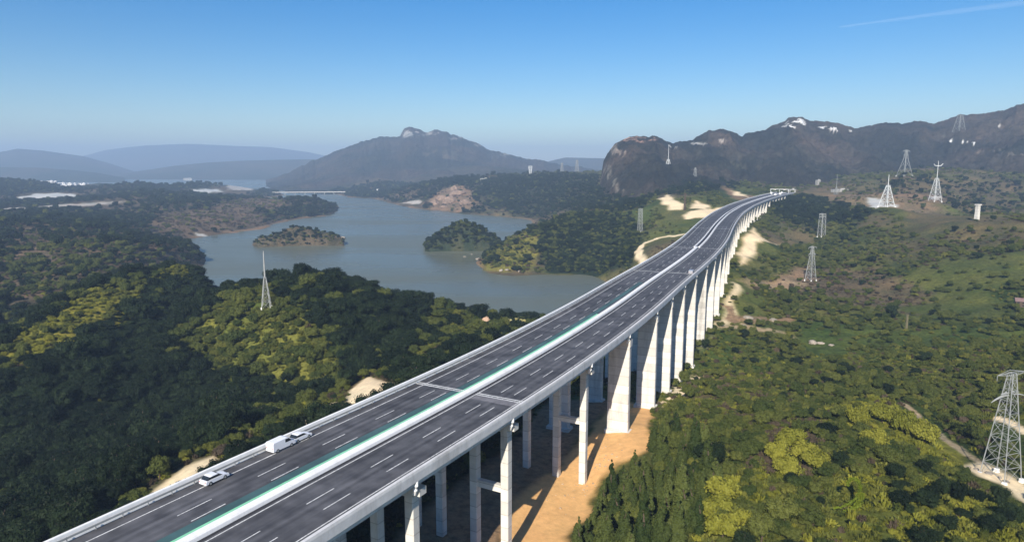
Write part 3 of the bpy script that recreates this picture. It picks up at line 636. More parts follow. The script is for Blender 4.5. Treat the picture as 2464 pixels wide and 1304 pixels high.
# asphalt with lengthwise wear streaks
ma, nta, ba = new_mat('asphalt'); LA = nta.links.new
ua = N(nta, 'ShaderNodeUVMap', uv_map='road'); mpa = N(nta, 'ShaderNodeMapping'); mpa.inputs['Scale'].default_value = (0.7, 0.004, 1); LA(ua.outputs[0], mpa.inputs['Vector'])
na1 = N(nta, 'ShaderNodeTexNoise'); na1.inputs['Scale'].default_value = 1.0; na1.inputs['Detail'].default_value = 5; LA(mpa.outputs[0], na1.inputs['Vector'])
na2 = N(nta, 'ShaderNodeTexNoise'); na2.inputs['Scale'].default_value = 0.25; na2.inputs['Detail'].default_value = 6; LA(ua.outputs[0], na2.inputs['Vector'])
ad = N(nta, 'ShaderNodeMath', operation='ADD'); LA(na1.outputs['Fac'], ad.inputs[0]); LA(na2.outputs['Fac'], ad.inputs[1])
hm = N(nta, 'ShaderNodeMath', operation='MULTIPLY'); hm.inputs[1].default_value = 0.5; LA(ad.outputs[0], hm.inputs[0])
cra = N(nta, 'ShaderNodeValToRGB'); LA(hm.outputs[0], cra.inputs['Fac']); ea = cra.color_ramp.elements
ea[0].position = 0.40; ea[0].color = (0.046, 0.046, 0.051, 1); ea[1].position = 0.60; ea[1].color = (0.108, 0.107, 0.114, 1)
sxu = N(nta, 'ShaderNodeSeparateXYZ'); LA(ua.outputs[0], sxu.inputs[0])
ph = N(nta, 'ShaderNodeMath', operation='MULTIPLY_ADD'); ph.inputs[1].default_value = 2 * math.pi / 1.78; ph.inputs[2].default_value = 0.6; LA(sxu.outputs['X'], ph.inputs[0])
sn = N(nta, 'ShaderNodeMath', operation='SINE'); LA(ph.outputs[0], sn.inputs[0])
tk = N(nta, 'ShaderNodeMapRange'); tk.inputs['From Min'].default_value = -1; tk.inputs['To Min'].default_value = 0.80; tk.inputs['To Max'].default_value = 1.12; LA(sn.outputs[0], tk.inputs['Value'])
mt_ = N(nta, 'ShaderNodeMix', data_type='RGBA', blend_type='MULTIPLY'); LA(na2.outputs['Fac'], mt_.inputs['Factor']); LA(cra.outputs['Color'], mt_.inputs['A']); LA(tk.outputs[0], mt_.inputs['B'])
n3a = N(nta, 'ShaderNodeTexNoise'); n3a.inputs['Scale'].default_value = 0.06; n3a.inputs['Detail'].default_value = 3; LA(ua.outputs[0], n3a.inputs['Vector'])
r3a = N(nta, 'ShaderNodeMapRange'); r3a.inputs['From Min'].default_value = .35; r3a.inputs['From Max'].default_value = .65; r3a.inputs['To Min'].default_value = .82; r3a.inputs['To Max'].default_value = 1.2; LA(n3a.outputs['Fac'], r3a.inputs['Value'])
m5a = N(nta, 'ShaderNodeMix', data_type='RGBA', blend_type='MULTIPLY'); m5a.inputs['Factor'].default_value = 1; LA(mt_.outputs['Result'], m5a.inputs['A']); LA(r3a.outputs[0], m5a.inputs['B'])
LA(m5a.outputs['Result'], ba.inputs['Base Color']); ba.inputs['Roughness'].default_value = 0.75; ba.inputs['Specular IOR Level'].default_value = 0.3
M['teal'] = simple('teal_surfaced_lane', (0.055, 0.115, 0.118), 0.75, 0.3, 0.12, 0)
def road_uv(o, lats, n_step=4.0):
    me = o.data; uv = me.uv_layers.new(name='road'); m = len(lats); co = [v.co for v in me.vertices]
    for lp in me.loops:
        i = lp.vertex_index; uv.data[lp.index].uv = (lats[i % m], (i // m) * n_step)
S0, S1 = 0.0, SLEN
br = empty('viaduct', at(60, 0, 0)); INV = Matrix.Translation(-Vector(at(60, 0, 0)))
tag(br, 'long curving white concrete viaduct carrying a six-lane motorway on tall piers', 'bridge')
def bpart(name, vf, mat, parent=br, smooth_=False):
    mb = MB().add(*vf) if isinstance(vf, tuple) else vf
    o = mb.build(name, mat, parent, smooth_)
    o.data.transform(INV) if parent is br else None
    return o
# deck slab with its edge lip, and girders under both carriageways
bpart('deck_slab', sweep([(-15.7, -0.75), (-15.7, -0.02), (15.7, -0.02), (15.7, -0.75), (12.5, -0.95), (-12.5, -0.95)], S0, S1), M['concrete'])
for side in (-1, 1):
    o = bpart('carriageway', sweep([(side * 1.2, 0.0), (side * 15.25, 0.0)] if side > 0 else [(-15.25, 0.0), (-1.2, 0.0)], S0, S1, closed=False), ma)
    road_uv(o, (1.2, 15.25) if side > 0 else (-15.25, -1.2))
    for lat in (3.2, 6.6, 10.0, 13.4):
        bpart('girder', sweep([(side * lat - 0.9, -0.94), (side * lat + 0.9, -0.94), (side * lat + 0.35, -1.4), (side * lat + 0.35, -2.5), (side * lat + 0.5, -2.9), (side * lat - 0.5, -2.9), (side * lat - 0.35, -2.5), (side * lat - 0.35, -1.4)], S0, S1, 8), M['concrete'])
for o in br.children:   # open strips: make the road face up
    if o.name.startswith('carriageway'):
        me = o.data
        if me.polygons[0].normal.z < 0: me.flip_normals()
def parapet_prof(sd):
    return [(sd * 15.75, -0.8), (sd * 15.75, 0.75), (sd * 15.66, 1.2), (sd * 15.12, 1.2), (sd * 15.05, 0.7), (sd * 14.98, 0.2), (sd * 14.95, 0.0)]
for sd in (-1, 1):
    bpart('parapet', sweep(parapet_prof(sd), S0, S1), M['parapet'] if sd > 0 else M['white_concrete'])
for sd in (-1, 1):   # steel rail on the inner face
    rl = MB()
    rl.add(*sweep(rect(sd * 14.62, sd * 14.70, 0.55, 0.85), S0, S1, 6))
    for s in np.arange(S0 + 2, 520, 4.0): rl.bar(at(s, sd * 14.74, 0.0), at(s, sd * 14.74, 0.86), 0.10)
    bpart('guard_rail', rl, M['steel'])
SM = s_of_Y(430)      # where the median splits into two kerbs with a gap
bpart('median_barrier', sweep([(-0.85, 0.0), (-0.75, 0.55), (-0.55, 0.78), (0.55, 0.78), (0.75, 0.55), (0.85, 0.0)], S0, SM), M['white_concrete'])
for sd in (-1, 1):
    n0 = len(MB().v)
    bpart('median_kerb', sweep([(sd * 1.05, 0.0), (sd * 1.05, 0.6), (sd * 1.75, 0.6), (sd * 1.85, 0.0)], SM, S1), M['white_concrete'])
bpart('median_gap', sweep([(-1.04, 0.02), (1.04, 0.02)], SM, S1, closed=False), M['dark'])
bpart('median_drain', sweep([(0.86, 0.008), (1.45, 0.008)], S0, SM, closed=False), M['dark'])
bpart('green_strip', sweep([(-2.35, 0.012), (-1.3, 0.012)], S0, s_of_Y(235), closed=False), M['green'])
bpart('surfaced_lane', sweep([(-4.2, 0.006), (-2.3, 0.006)], S0, s_of_Y(300), closed=False), M['teal'])
mk = MB()
def strip(lat, w, s0, s1, z=0.012): mk.add(*sweep([(lat - w / 2, z), (lat + w / 2, z)], s0, s1, 4.0 if s1 - s0 > 20 else (s1 - s0) / 2 - 1e-6, closed=False))
for lat in (2.0, 13.1, -12.6): strip(lat, 0.22, S0, S1)
strip(-1.25, 0.2, SM, S1); strip(-2.65, 0.14, SM, S1)
for lat in (6.4, 9.9, -7.9, -4.7):
    for s in np.arange(6 if lat > 0 else 9, 640, 15.0): strip(lat, 0.19, s, s + 6.0, 0.016)
bpart('lane_marking', mk, M['paint'])
# expansion joints
for (u, v) in ((1140, 944), (1595, 655), (1676, 597), (1716, 550)):
    Yj = W(u, v, DECKZ)[1]; sj = s_of_Y(Yj)
    for a, b in ((-15.2, -1.9), (1.9, 15.2)):
        j = MB()
        for ds in (-0.7, 0.25): j.add(*sweep([(a, 0.02), (b, 0.02)], sj + ds, sj + ds + 0.45, 0.2, closed=False))
        bpart('expansion_joint', j, M['steel'] if False else M['paint'])
for (u, v) in ((1140, 944),):   # patched, paler asphalt beside the joint
    sj = s_of_Y(W(u, v, DECKZ)[1])
    bpart('resurfaced_patch', sweep([(2.4, 0.009), (14.6, 0.009)], sj - 3.4, sj - 0.8, 0.9, closed=False), simple('worn_patch', (0.17, 0.165, 0.175), 0.8, 0.3, 0.5))
for o in br.children:
    me = o.data
    if o.name.split('.')[0] in ('median_gap', 'median_drain', 'green_strip', 'surfaced_lane', 'lane_marking', 'expansion_joint', 'resurfaced_patch'):
        flip = [p for p in me.polygons if p.normal.z < 0]
        if len(flip) > len(me.polygons) / 2: me.flip_normals()
# piers: framed columns near the camera, solid wall piers farther off
bents = [s_of_Y(Y, 15) for Y in (82, 111, 140, 180)]
wall_s = [s_of_Y(Y, 14) for Y in (212, 246, 273, 300, 328)]
while wall_s[-1] < SLEN - 30: wall_s.append(wall_s[-1] + 35)
def local(mb, s, lat, zbase=0):
    """mesh built along (across-deck x, along-deck y, z from deck), turned into the deck's frame"""
    h = heading(s) - math.pi / 2; o = at(s, lat, zbase); ca, sa = math.cos(h), math.sin(h)
    mb.v = [(o[0] + x * ca - y * sa, o[1] + x * sa + y * ca, o[2] + z) for x, y, z in mb.v]
    return mb
for s in bents:
    for sd in (-1, 1):
        lat = sd * 8.3; p = MB()
        p.prism([(-0.95, -2.95), (0.95, -2.95), (0.95, -4.3), (-0.95, -4.3)], -6.9, 6.9)
        p.prism([(-1.0, -4.3), (1.0, -4.3), (1.0, -4.9), (-1.0, -4.9)], -5.2, 5.2)
        pier = bpart('pier', local(p, s, lat), M['concrete'])
        for cxl in (-3.6, 4.4 if sd > 0 else 3.6):
            gx_, gy_, _ = at(s, lat + cxl); zb = hgt(gx_, gy_) - 1.5
            c = MB(); hcol = DECKZ - 4.8 - zb
            c.add([(x * k, y * k, z) for k, z in ((1.0, -4.8), (1.0, -4.8 - hcol)) for x, y in ((-.8, -.95), (.8, -.95), (.95, -.8), (.95, .8), (.8, .95), (-.8, .95), (-.95, .8), (-.95, -.8))],
                  [(i, (i + 1) % 8, 8 + (i + 1) % 8, 8 + i)[::-1] for i in range(8)])
            local(c, s, lat + cxl); oc = bpart('column', c, M['concrete'], pier); oc.data.transform(INV)
        b = MB(); zc = -17.5
        b.prism([(-0.6, zc), (0.6, zc), (0.6, zc - 1.6), (-0.6, zc - 1.6)], -2.7, 3.5 if sd > 0 else 2.7)
        oc = bpart('cross_beam', local(b, s, lat), M['concrete'], pier); oc.data.transform(INV)
for i, s in enumerate(wall_s):
    for sd in (-1, 1):
        lat = sd * (11.8 if sd > 0 else 8.6); gx_, gy_, _ = at(s, lat); zb = min(hgt(gx_, gy_), hgt(*at(s, lat + 3)[:2]), hgt(*at(s, lat - 3)[:2])) - 2.5
        if zb > DECKZ - 6: continue
        h = DECKZ - 5.2 - zb; w = 7.0
        p = MB()
        bev = 0.25; hw, hd = w / 2, 1.15
        ring = [(-hw + bev, -hd), (hw - bev, -hd), (hw, -hd + bev), (hw, hd - bev), (hw - bev, hd), (-hw + bev, hd), (-hw, hd - bev), (-hw, -hd + bev)]
        nz = 5
        vs = [(x, y, -5.2 - h * k / nz) for k in range(nz + 1) for x, y in ring]
        fs = [(k * 8 + q, (k + 1) * 8 + q, (k + 1) * 8 + (q + 1) % 8, k * 8 + (q + 1) % 8) for k in range(nz) for q in range(8)]
        p.add(vs, fs)
        pier = bpart('pier', local(p, s, lat), M['concrete'])
        cpm = MB().prism([(-1.35, -2.95), (1.35, -2.95), (1.35, -4.0), (1.0, -5.25), (-1.0, -5.25), (-1.35, -4.0)], -8.0 if sd > 0 else -6.6, 3.7 if sd > 0 else 6.6)
        oc = bpart('cap_beam', local(cpm, s, lat), M['concrete'], pier); oc.data.transform(INV)
        if i < 12:
            ft = MB().box((0, 0, -5.2 - h + 2.2), (8.2, 4.2, 2.6))
            oc = bpart('footing', local(ft, s, lat), M['concrete'], pier); oc.data.transform(INV)
# white drain outlets under the right edge
for s in bents[1:] + wall_s[:9]:
    d = MB(); d.tube([at(s - 2.2, 15.5, -0.8), at(s - 2.2, 15.45, -1.6), at(s - 2.0, 15.1, -2.5), at(s - 1.6, 14.6, -3.6)], [0.35, 0.42, 0.42, 0.36], 8)
    bpart('drain_outlet', d, M['white_concrete'])
for ob in br.children: pass
# dark strips across the sand are the piers' cast shadows; no ditches are cut
# ------------------------------------------------------------------ lattice towers
def lattice(h, wb, wt, bar, panels=6, arms=(), mast=0.0, mast_w=0.5, waist=None, legs_open=0.0):
    """returns dict of parts, base at the origin"""
    parts = []
    def hw(t):
        if waist: return np.interp(t, [0, waist[0], 1], [wb, waist[1], wt]) / 2
        return (wb + (wt - wb) * t) / 2
    cs = ((-1, -1), (1, -1), (1, 1), (-1, 1)); N_ = panels
    ts = [1 - (1 - k / N_) ** 1.25 for k in range(N_ + 1)]
    for sx, sy in cs:
        m = MB()
        for k in range(N_): m.bar((sx * hw(ts[k]), sy * hw(ts[k]), h * ts[k] - (1.0 if k == 0 else 0)), (sx * hw(ts[k + 1]), sy * hw(ts[k + 1]), h * ts[k + 1]), bar * 1.7)
        parts.append(('leg', m))
    m = MB()
    for k in range(N_):
        a, b = hw(ts[k]), hw(ts[k + 1]); z0, z1 = h * ts[k], h * ts[k + 1]
        for q in range(4):
            x0, y0 = cs[q]; x1, y1 = cs[(q + 1) % 4]
            if not (legs_open and ts[k] < legs_open and k == 0):
                m.bar((x0 * a, y0 * a, z0), (x1 * b, y1 * b, z1), bar * 0.55); m.bar((x1 * a, y1 * a, z0), (x0 * b, y0 * b, z1), bar * 0.55)
            m.bar((x0 * b, y0 * b, z1), (x1 * b, y1 * b, z1), bar * 0.8)
    parts.append(('bracing', m))
    for (t, ln, rise) in arms:
        m = MB(); z = h * t; a = hw(t)
        for sd in (-1, 1):
            m.bar((sd * a, -a, z), (sd * ln, 0, z + rise), bar); m.bar((sd * a, a, z), (sd * ln, 0, z + rise), bar)
            m.bar((0, -a, z + h * 0.035), (sd * ln, 0, z + rise), bar); m.bar((0, a, z + h * 0.035), (sd * ln, 0, z + rise), bar)
            for q in (0.35, 0.65): m.bar((sd * (a + (ln - a) * q), 0, z + rise * q - 0.1), (sd * (a + (ln - a) * q), 0, z + rise * q + h * 0.03 * (1 - q)), bar * 0.7)
            m.bar((sd * ln, 0, z + rise), (sd * ln, 0, z + rise - h * 0.05), bar * 0.9)
        parts.append(('cross_arm', m))
    if mast:
        m = MB().tube([(0, 0, h * 0.97), (0, 0, h + mast * 0.6), (0, 0, h + mast)], [mast_w, mast_w * 0.8, mast_w * 0.55], 8); parts.append(('mast', m))
    return parts
def tower(u, v, Y, px_h, mat, label, rz=0.4, name='pylon', group=None, cat='pylon', wb=0.2, wt=0.05, bar=None, mast=0.0, arms=(), panels=6, waist=None, foot=True, on_patch=None):
    x, y, z = P(u, v, Y)
    zt = on_patch if on_patch is not None else (hgt(x, y) if math.hypot(x, y) < R1 else z)
    zt = min(zt, z + 4); H = px_h * Y / F + (z - zt)
    bar = bar * .8 if bar else 0.42 * Y / F
    t = empty(name, (x, y, zt), rz); tag(t, label, cat, group)
    hl = H * (1 - mast)
    for nm, m in lattice(hl, wb * H, wt * H, bar, panels, arms=[(a, b * H, c * H) for a, b, c in arms], mast=H * mast, mast_w=max(bar * 0.9, 0.5), waist=(waist[0], waist[1] * H) if waist else None):
        m.build(nm, mat, t)
    if foot:
        for sx in (-1, 1):
            for sy in (-1, 1): MB().box((sx * wb * H / 2, sy * wb * H / 2, 0.0), (bar * 3.2, bar * 3.2, 2.4), taper=0.8).build('footing', M['white_concrete'], t)
    return t
tower(642, 750, 368, 150, M['steel'], 'tall slender mast tower with lattice foot on the wooded hilltop by the lake', 0.2, 'mast_tower', wb=0.15, wt=0.035, mast=0.45, panels=5, bar=0.26, arms=())
tower(1607, 419, 1600, 69, M['pale_steel'], 'pale needle-topped pylon in front of the domed hill', 0.6, wb=0.22, wt=0.04, mast=0.42, panels=4, bar=0.75)
tower(1672, 436, 1500, 32, M['dull_steel'], 'small dull pylon right of the needle-topped one', 0.6, wb=0.24, wt=0.05, panels=4, bar=0.5, arms=[(0.85, .16, 0)])
tower(2305, 341, 2000, 62, M['dull_steel'], 'broad lattice pylon standing high on the mountainside at the right', 0.3, wb=0.42, wt=0.10, panels=6, bar=0.75, on_patch=P(2305, 341, 2000)[2] - 2)
tower(2176, 425, 1400, 62, M['steel'], 'wide-legged lattice pylon between the white pylon and the T-headed one', 0.2, wb=0.40, wt=0.06, panels=4, bar=0.5, waist=(0.72, 0.08), arms=[(0.97, .15, .0), (0.82, .1, 0)])
tower(2250, 478, 1100, 89, M['pale_steel'], 'T-headed pylon with a straight post above its lattice on the brown plain', 0.15, wb=0.21, wt=0.05, panels=6, bar=0.45, mast=0.42, arms=[])
tower(2133, 497, 900, 76, M['pale_steel'], 'bright white pylon standing on a white rubble apron', 0.4, wb=0.33, wt=0.06, panels=5, bar=0.6, mast=0.33)
tower(2011, 476, 1300, 55, M['dull_steel'], 'thin pale pole with a splayed foot beyond the end of the viaduct', 0.4, 'pole_tower', wb=0.16, wt=0.03, panels=4, bar=0.45, mast=0.6, foot=False)
tower(1976, 571, 868, 57, M['steel'], 'short straight lattice tower with a square head above the dark wood', 0.3, wb=0.22, wt=0.17, panels=5, bar=0.42, arms=[(0.97, .16, 0), (0.86, .16, 0)])
tower(1950, 676, 582, 85, M['steel'], 'lattice pylon on the bare brown knoll right of the viaduct', 0.5, wb=0.22, wt=0.035, panels=7, bar=0.30, arms=[(0.97, .17, 0), (0.78, .15, 0)])
tower(1540, 556, 880, 54, M['steel'], 'slim grey lattice pylon left of the viaduct above the curved track', 0.3, wb=0.16, wt=0.12, panels=7, bar=0.30)
tower(1647, 511, 960, 46, M['bark'], 'thin brown pole tower on the pale cutting', 0.3, 'pole_tower', wb=0.07, wt=0.05, panels=5, bar=0.4, arms=[(0.95, .1, 0)], foot=False)
tower(1945, 363, 2050, 24, M['dull_steel'], 'tiny pylon on the mountainside below the white rock scars, left of two', 0.3, wb=0.30, wt=0.2, panels=3, bar=0.7, arms=[(0.95, .3, 0)], foot=False, on_patch=P(1945, 363, 1960)[2] - 6)
tower(1988, 356, 2050, 22, M['steel'], 'tiny pylon on the mountainside below the white rock scars, right of two', 0.3, wb=0.30, wt=0.2, panels=3, bar=0.7, foot=False, on_patch=P(1988, 356, 1960)[2] - 6)
tower(1876, 384, 1900, 29, M['steel'], 'lone thin pole on the dark slope above the end of the viaduct', 0.3, 'pole_tower', wb=0.10, wt=0.06, panels=4, bar=0.7, mast=0.3, foot=False, on_patch=P(1876, 384, 1820)[2] - 4)
tower(1388, 420, 2500, 34, M['dull_steel'], 'hazy pylon on the ridge left of the domed hill, nearer the dome', 0.3, wb=0.26, wt=0.08, panels=4, bar=0.9, arms=[(0.9, .16, 0)], foot=False)
tower(1352, 421, 2600, 28, M['dull_steel'], 'hazy pylon on the ridge left of the domed hill, farther from the dome', 0.3, wb=0.26, wt=0.08, panels=4, bar=0.9, arms=[(0.9, .16, 0)], foot=False)
tower(1276, 420, 2400, 20, M['pale_steel'], 'small white-headed pole on the far wooded ridge across the lake', 0.3, 'pole_tower', wb=0.12, wt=0.3, panels=3, bar=1.0, foot=False)
# big near pylon with drooping arms
x, y, z = ground(2398, 1165)
x, y = P(2405, 1165, 190)[:2]; z = hgt(x, y)
H = P(2395, 897, 190)[2] - z
t = empty('pylon', (x, y, z), 0.35); tag(t, 'large near pylon with a flat T-shaped head and drooping arms at the right edge', 'pylon')
for nm, m in lattice(H, 0.23 * H, 0.045 * H, 0.14, 9, arms=[(0.985, 0.19 * H, 0.01 * H)]): m.build(nm, M['steel'], t)
for tt, ln, dr in ((0.80, 0.235, -0.05), (0.82, 0.12, -0.01)):
    m = MB()
    for sd in (-1, 1):
        for off in (-0.35, 0.35): m.tube([(sd * 0.03 * H, off, H * tt), (sd * ln * 0.5 * H, off * .6, H * (tt + dr * 0.2)), (sd * ln * 0.8 * H, off * .3, H * (tt + dr * 0.6)), (sd * ln * H, 0, H * (tt + dr))], [0.16, 0.15, 0.13, 0.08], 5)
        for q in (0.25, 0.45, 0.65): m.bar((sd * ln * q * H, -0.3, H * (tt + dr * q * q)), (sd * ln * q * H, 0.3, H * (tt + dr * q * q)), 0.1)
    m.build('drooping_arm', M['steel'], t)
for sx in (-1, 1):
    for sy in (-1, 1): MB().box((sx * .115 * H, sy * .115 * H, 0), (1.2, 1.2, 1.6), taper=0.8).build('footing', M['white_concrete'], t)
# T-head of the brown-plain pylon
tp = [o for o in COL.objects if o.get('label', '').startswith('T-headed')][0]
Ht = 89 * 1100 / F
MB().tube([(-0.13 * Ht, 0, Ht * 1.0), (-0.09 * Ht, 0, Ht * 0.955), (0, 0, Ht * 0.945), (0.09 * Ht, 0, Ht * 0.955), (0.14 * Ht, 0, Ht * 1.01)], [0.4, 0.6, 0.7, 0.6, 0.4], 6).build('cross_arm', M['pale_steel'], tp)
# plain posts
def post(u, v, px_h, w, Y, mat, label, name='post'):
    x, y, z = P(u, v, Y); zt = hgt(x, y); zt = min(zt, z + 2); H = px_h * Y / F + z - zt
    t = empty(name, (x, y, zt - 0.5)); tag(t, label, 'post' if name == 'post' else 'tower')
    MB().box((0, 0, (H + .5) / 2), (w, w, H + .5), 0.3, 0.85).build('shaft', mat, t)
    MB().box((0, 0, H + .5 + w * .15), (w * 1.25, w * 1.25, w * .3), 0.3).build('cap', mat, t)
    return t
post(2350, 530, 36, 3.6, 720, M['dull_steel'] if False else M['concrete'], 'square grey concrete tower on the crest at the right', 'concrete_tower')
post(2181, 790, 34, 0.9, 405, simple('old_wood', (.16, .14, .08), .9), 'weathered post alone on the brown scrub ridge')
post(1365, 500, 12, 4.0, 1560, M['white_concrete'], 'little white marker post on the shore beyond the peninsula')
# ------------------------------------------------------------------ vehicles on the near carriageway
M['car_paint'] = simple('white_car_paint', (0.82, 0.82, 0.84), 0.3, 0.02, 1, 0, 0, 0.5)
M['grey_paint'] = simple('silver_car_paint', (0.42, 0.43, 0.45), 0.35, 0.02, 1, 0, 0.3, 0.5)
M['glass'] = simple('dark_glass', (0.02, 0.025, 0.03), 0.1, 0.02, 1, 0, 0, 0.6)
M['tyre'] = simple('rubber', (0.02, 0.02, 0.02), 0.8, 0.1, 2)
M['lamp'] = simple('lamp_glass', (0.6, 0.1, 0.08), 0.3, 0.1, 2)
def wheel(parent, x, y, r=0.36):
    w = MB().tube([(x - 0.11, y, r), (x + 0.11, y, r)], [r, r], 14).build('wheel', M['tyre'], parent)
    MB().tube([(x - 0.125, y, r), (x + 0.125, y, r)], [r * .55, r * .55], 10).build('rim', M['steel'], w)
def car(s, lat, label, paint, kind='car', flip=False):
    h = heading(s) - math.pi / 2 + (math.pi if flip else 0)
    t = empty('parked_car' if kind == 'car' else 'van', at(s, lat, 0.02), h); tag(t, label, 'car' if kind == 'car' else 'van')
    if kind == 'car':
        L, Wd = 4.5, 1.8
        body = [(-2.25, .35), (-2.25, .8), (-2.1, .95), (-1.2, 1.0), (1.0, .98), (1.9, .85), (2.2, .7), (2.25, .35)]
        cab = [(-1.9, .96), (-1.45, 1.42), (-.9, 1.5), (.1, 1.47), (1.05, .98)]; axles = (-1.4, 1.4)
    else:
        L, Wd = 5.2, 1.95
        body = [(-2.6, .4), (-2.6, 1.9), (-2.45, 2.05), (.7, 2.1), (1.1, 2.0), (1.75, 1.3), (2.45, 1.05), (2.6, .85), (2.6, .4)]
        cab = None; axles = (-1.6, 1.65)
    MB().prism(body, -Wd / 2, Wd / 2).build('body', paint, t)
    if cab:
        MB().prism([(y, z) for y, z in cab], -Wd / 2 + .1, Wd / 2 - .1).build('glazing', M['glass'], t)
        MB().prism([(-1.4, 1.44), (-.9, 1.53), (.1, 1.5), (.15, 1.44)], -Wd / 2 + .08, Wd / 2 - .08).build('roof', paint, t)
    else:
        MB().prism([(.2, 1.95), (1.08, 1.92), (1.68, 1.32), (.2, 1.32)], -Wd / 2 - .01, Wd / 2 + .01).build('glazing', M['glass'], t)
        MB().add([(-.8, 1.17, 1.98), (.8, 1.17, 1.98), (.8, 1.77, 1.34), (-.8, 1.77, 1.34)], [(0, 1, 2, 3)]).build('windscreen', M['glass'], t)
    for ay in axles:
        for sx in (-1, 1): wheel(t, sx * (Wd / 2 - .1), ay)
    for sx in (-1, 1):
        MB().box((sx * (Wd / 2 - .25), -L / 2 - .01, .75 if kind == 'car' else 1.1), (.3, .06, .16)).build('tail_light', M['lamp'], t)
        MB().box((sx * (Wd / 2 - .28), L / 2 - .02, .66 if kind == 'car' else .85), (.34, .08, .16)).build('headlight', M['pale_steel'], t)
    return t
def sl(u, v):
    x, y, _ = W(u, v, DECKZ); g = np.linspace(0, SLEN, 6000); px = np.interp(g, SD, cx); py = np.interp(g, SD, cy)
    k = np.argmin((px - x) ** 2 + (py - y) ** 2); s = g[k]; a = np.interp(s, SD, tx); b = np.interp(s, SD, ty)
    return s, (x - px[k]) * b - (y - py[k]) * a
s_, l_ = sl(515, 1158); car(s_, max(l_, -13.6), 'white car stopped on the left hard shoulder, nearest of the white vehicles', M['car_paint'])
s_, l_ = sl(672, 1078); car(s_, -13.3, 'white van parked along the left parapet', M['car_paint'], 'van')
s_, l_ = sl(715, 1055); car(s_, -13.4, 'white car parked ahead of the white van by the left parapet', M['car_paint'])
s_, l_ = sl(1670, 660); car(s_, 13.4, 'pale grey van alone on the far right shoulder of the viaduct', M['grey_paint'], 'van')
# gantry and works cabins at the far end
sg = SLEN - 60
t = empty('sign_gantry', at(sg, 0, 0), heading(sg) - math.pi / 2); tag(t, 'white overhead gantry at the far end of the viaduct', 'gantry')
for lx in (-15, 0, 15): MB().box((lx, 0, 3.8), (0.6, 0.6, 7.6)).build('post', M['pale_steel'], t)
MB().box((0, 0, 7.9), (31.0, 0.7, 0.8)).build('beam', M['pale_steel'], t)
for lx in (-8, 8): MB().box((lx, -0.5, 7.4), (4, 0.25, 1.6)).build('sign_panel', M['concrete'], t)
def truck(s, lat, label, rz=0):
    t = empty('truck', at(s, lat, 0.02), heading(s) - math.pi / 2); tag(t, label, 'truck', None)
    MB().prism([(-5.6, 1.0), (-5.6, 3.9), (2.6, 3.9), (2.6, 1.0)], -1.25, 1.25).build('cargo_box', M['white_concrete'], t)
    MB().prism([(2.9, .5), (2.9, 3.0), (4.6, 3.0), (5.2, 1.7), (5.2, .5)], -1.2, 1.2).build('cab', M['car_paint'], t)
    MB().prism([(4.2, 1.8), (4.2, 2.8), (4.75, 2.75), (5.18, 1.8)], -1.22, 1.22).build('glazing', M['glass'], t)
    MB().box((0, -.4, .85), (1.6, 10.2, .3)).build('chassis', M['dark'], t)
    for ay in (-4.4, -3.2, 3.9):
        for sx in (-1, 1): wheel(t, sx * 1.05, ay, .5)
for ds, lat, lb in ((150, 8, 'white box truck nearest along the far end of the viaduct'), (118, 11, 'white box truck in the middle of the group at the far end of the viaduct'), (92, -7, 'white box truck on the left carriageway at the far end of the viaduct'), (70, 6, 'white box truck just short of the overhead gantry')):
    truck(SLEN - ds, lat, lb)
# ------------------------------------------------------------------ buildings
M['drab'] = simple('weathered_plaster', (0.34, 0.33, 0.30), 0.85, 0.15, 0.3); M['plaster'] = simple('pale_plaster', (0.74, 0.73, 0.70), 0.8, 0.08, 0.3)
M['roof'] = simple('tiled_roof', (0.28, 0.10, 0.075), 0.8, 0.2, 0.6)
M['pink'] = simple('pink_plaster', (0.55, 0.33, 0.24), 0.8, 0.12, 0.4)
M['flatroof'] = simple('flat_roof', (0.55, 0.55, 0.53), 0.8, 0.1, 0.3)
def house(x, y, z, w, d, h, rz, label, wall, roof, group=None, gable=True, storeys=2, cols=3, cat='house', name='house'):
    t = empty(name, (x, y, z), rz); tag(t, label, cat, group)
    MB().box((0, 0, h / 2 - 1), (w, d, h + 2)).build('wall', wall, t)
    if gable: MB().prism([(-d / 2 - .4, h), (0, h + d * .32), (d / 2 + .4, h)], -w / 2 - .4, w / 2 + .4).build('roof', roof, t)
    else:
        r = MB().box((0, 0, h + .25), (w + .6, d + .6, .5)).build('roof', roof, t)
        MB().box((w * .2, 0, h + 1.5), (w * .25, d * .4, 2.4)).build('stair_head', wall, t)
    for k in range(storeys):
        for c in range(cols):
            zc = h * (k + .55) / storeys; xc = (c + .5 - cols / 2) * w / cols
            MB().box((xc, -d / 2 - .03, zc), (w / cols * .42, .1, h / storeys * .42)).build('window', M['glass'], t)
    return t
rr = random.Random(5)
spots = [(98,440),(104,436),(122,439),(133,436),(128,447),(142,449),(152,452),(162,450),(172,452),(180,449),(166,445),(150,446),(190,451),(200,448),(212,446),(222,450)]
for i, (u, v) in enumerate(spots):
    Y = 3650 - (v - 436) * 12; x, y, _ = P(u, 450, Y); z = max(hgt(x, y), 1.0)
    zt = P(u, v, Y)[2]; h = max(10 + rr.random() * 14, min(zt - z + 8, 34))
    house(x, y, z, 22 + rr.random() * 22, 16, h, rr.uniform(-.4, .4), 'white block of the lakeside town in the far left haze', M['plaster'], M['flatroof'], 'white blocks of the far lakeside town', False, 3, 3, 'building', 'town_building')
x, y = P(2462, 720, 430)[:2]; z = hgt(x, y)
house(x, y, z, 8, 6, 3.4, -0.5, 'small house with a reddish roof at the right edge among dark trees', M['bark'], simple('rosy_roof', (.20, .13, .12), .8), None, True, 2, 3)
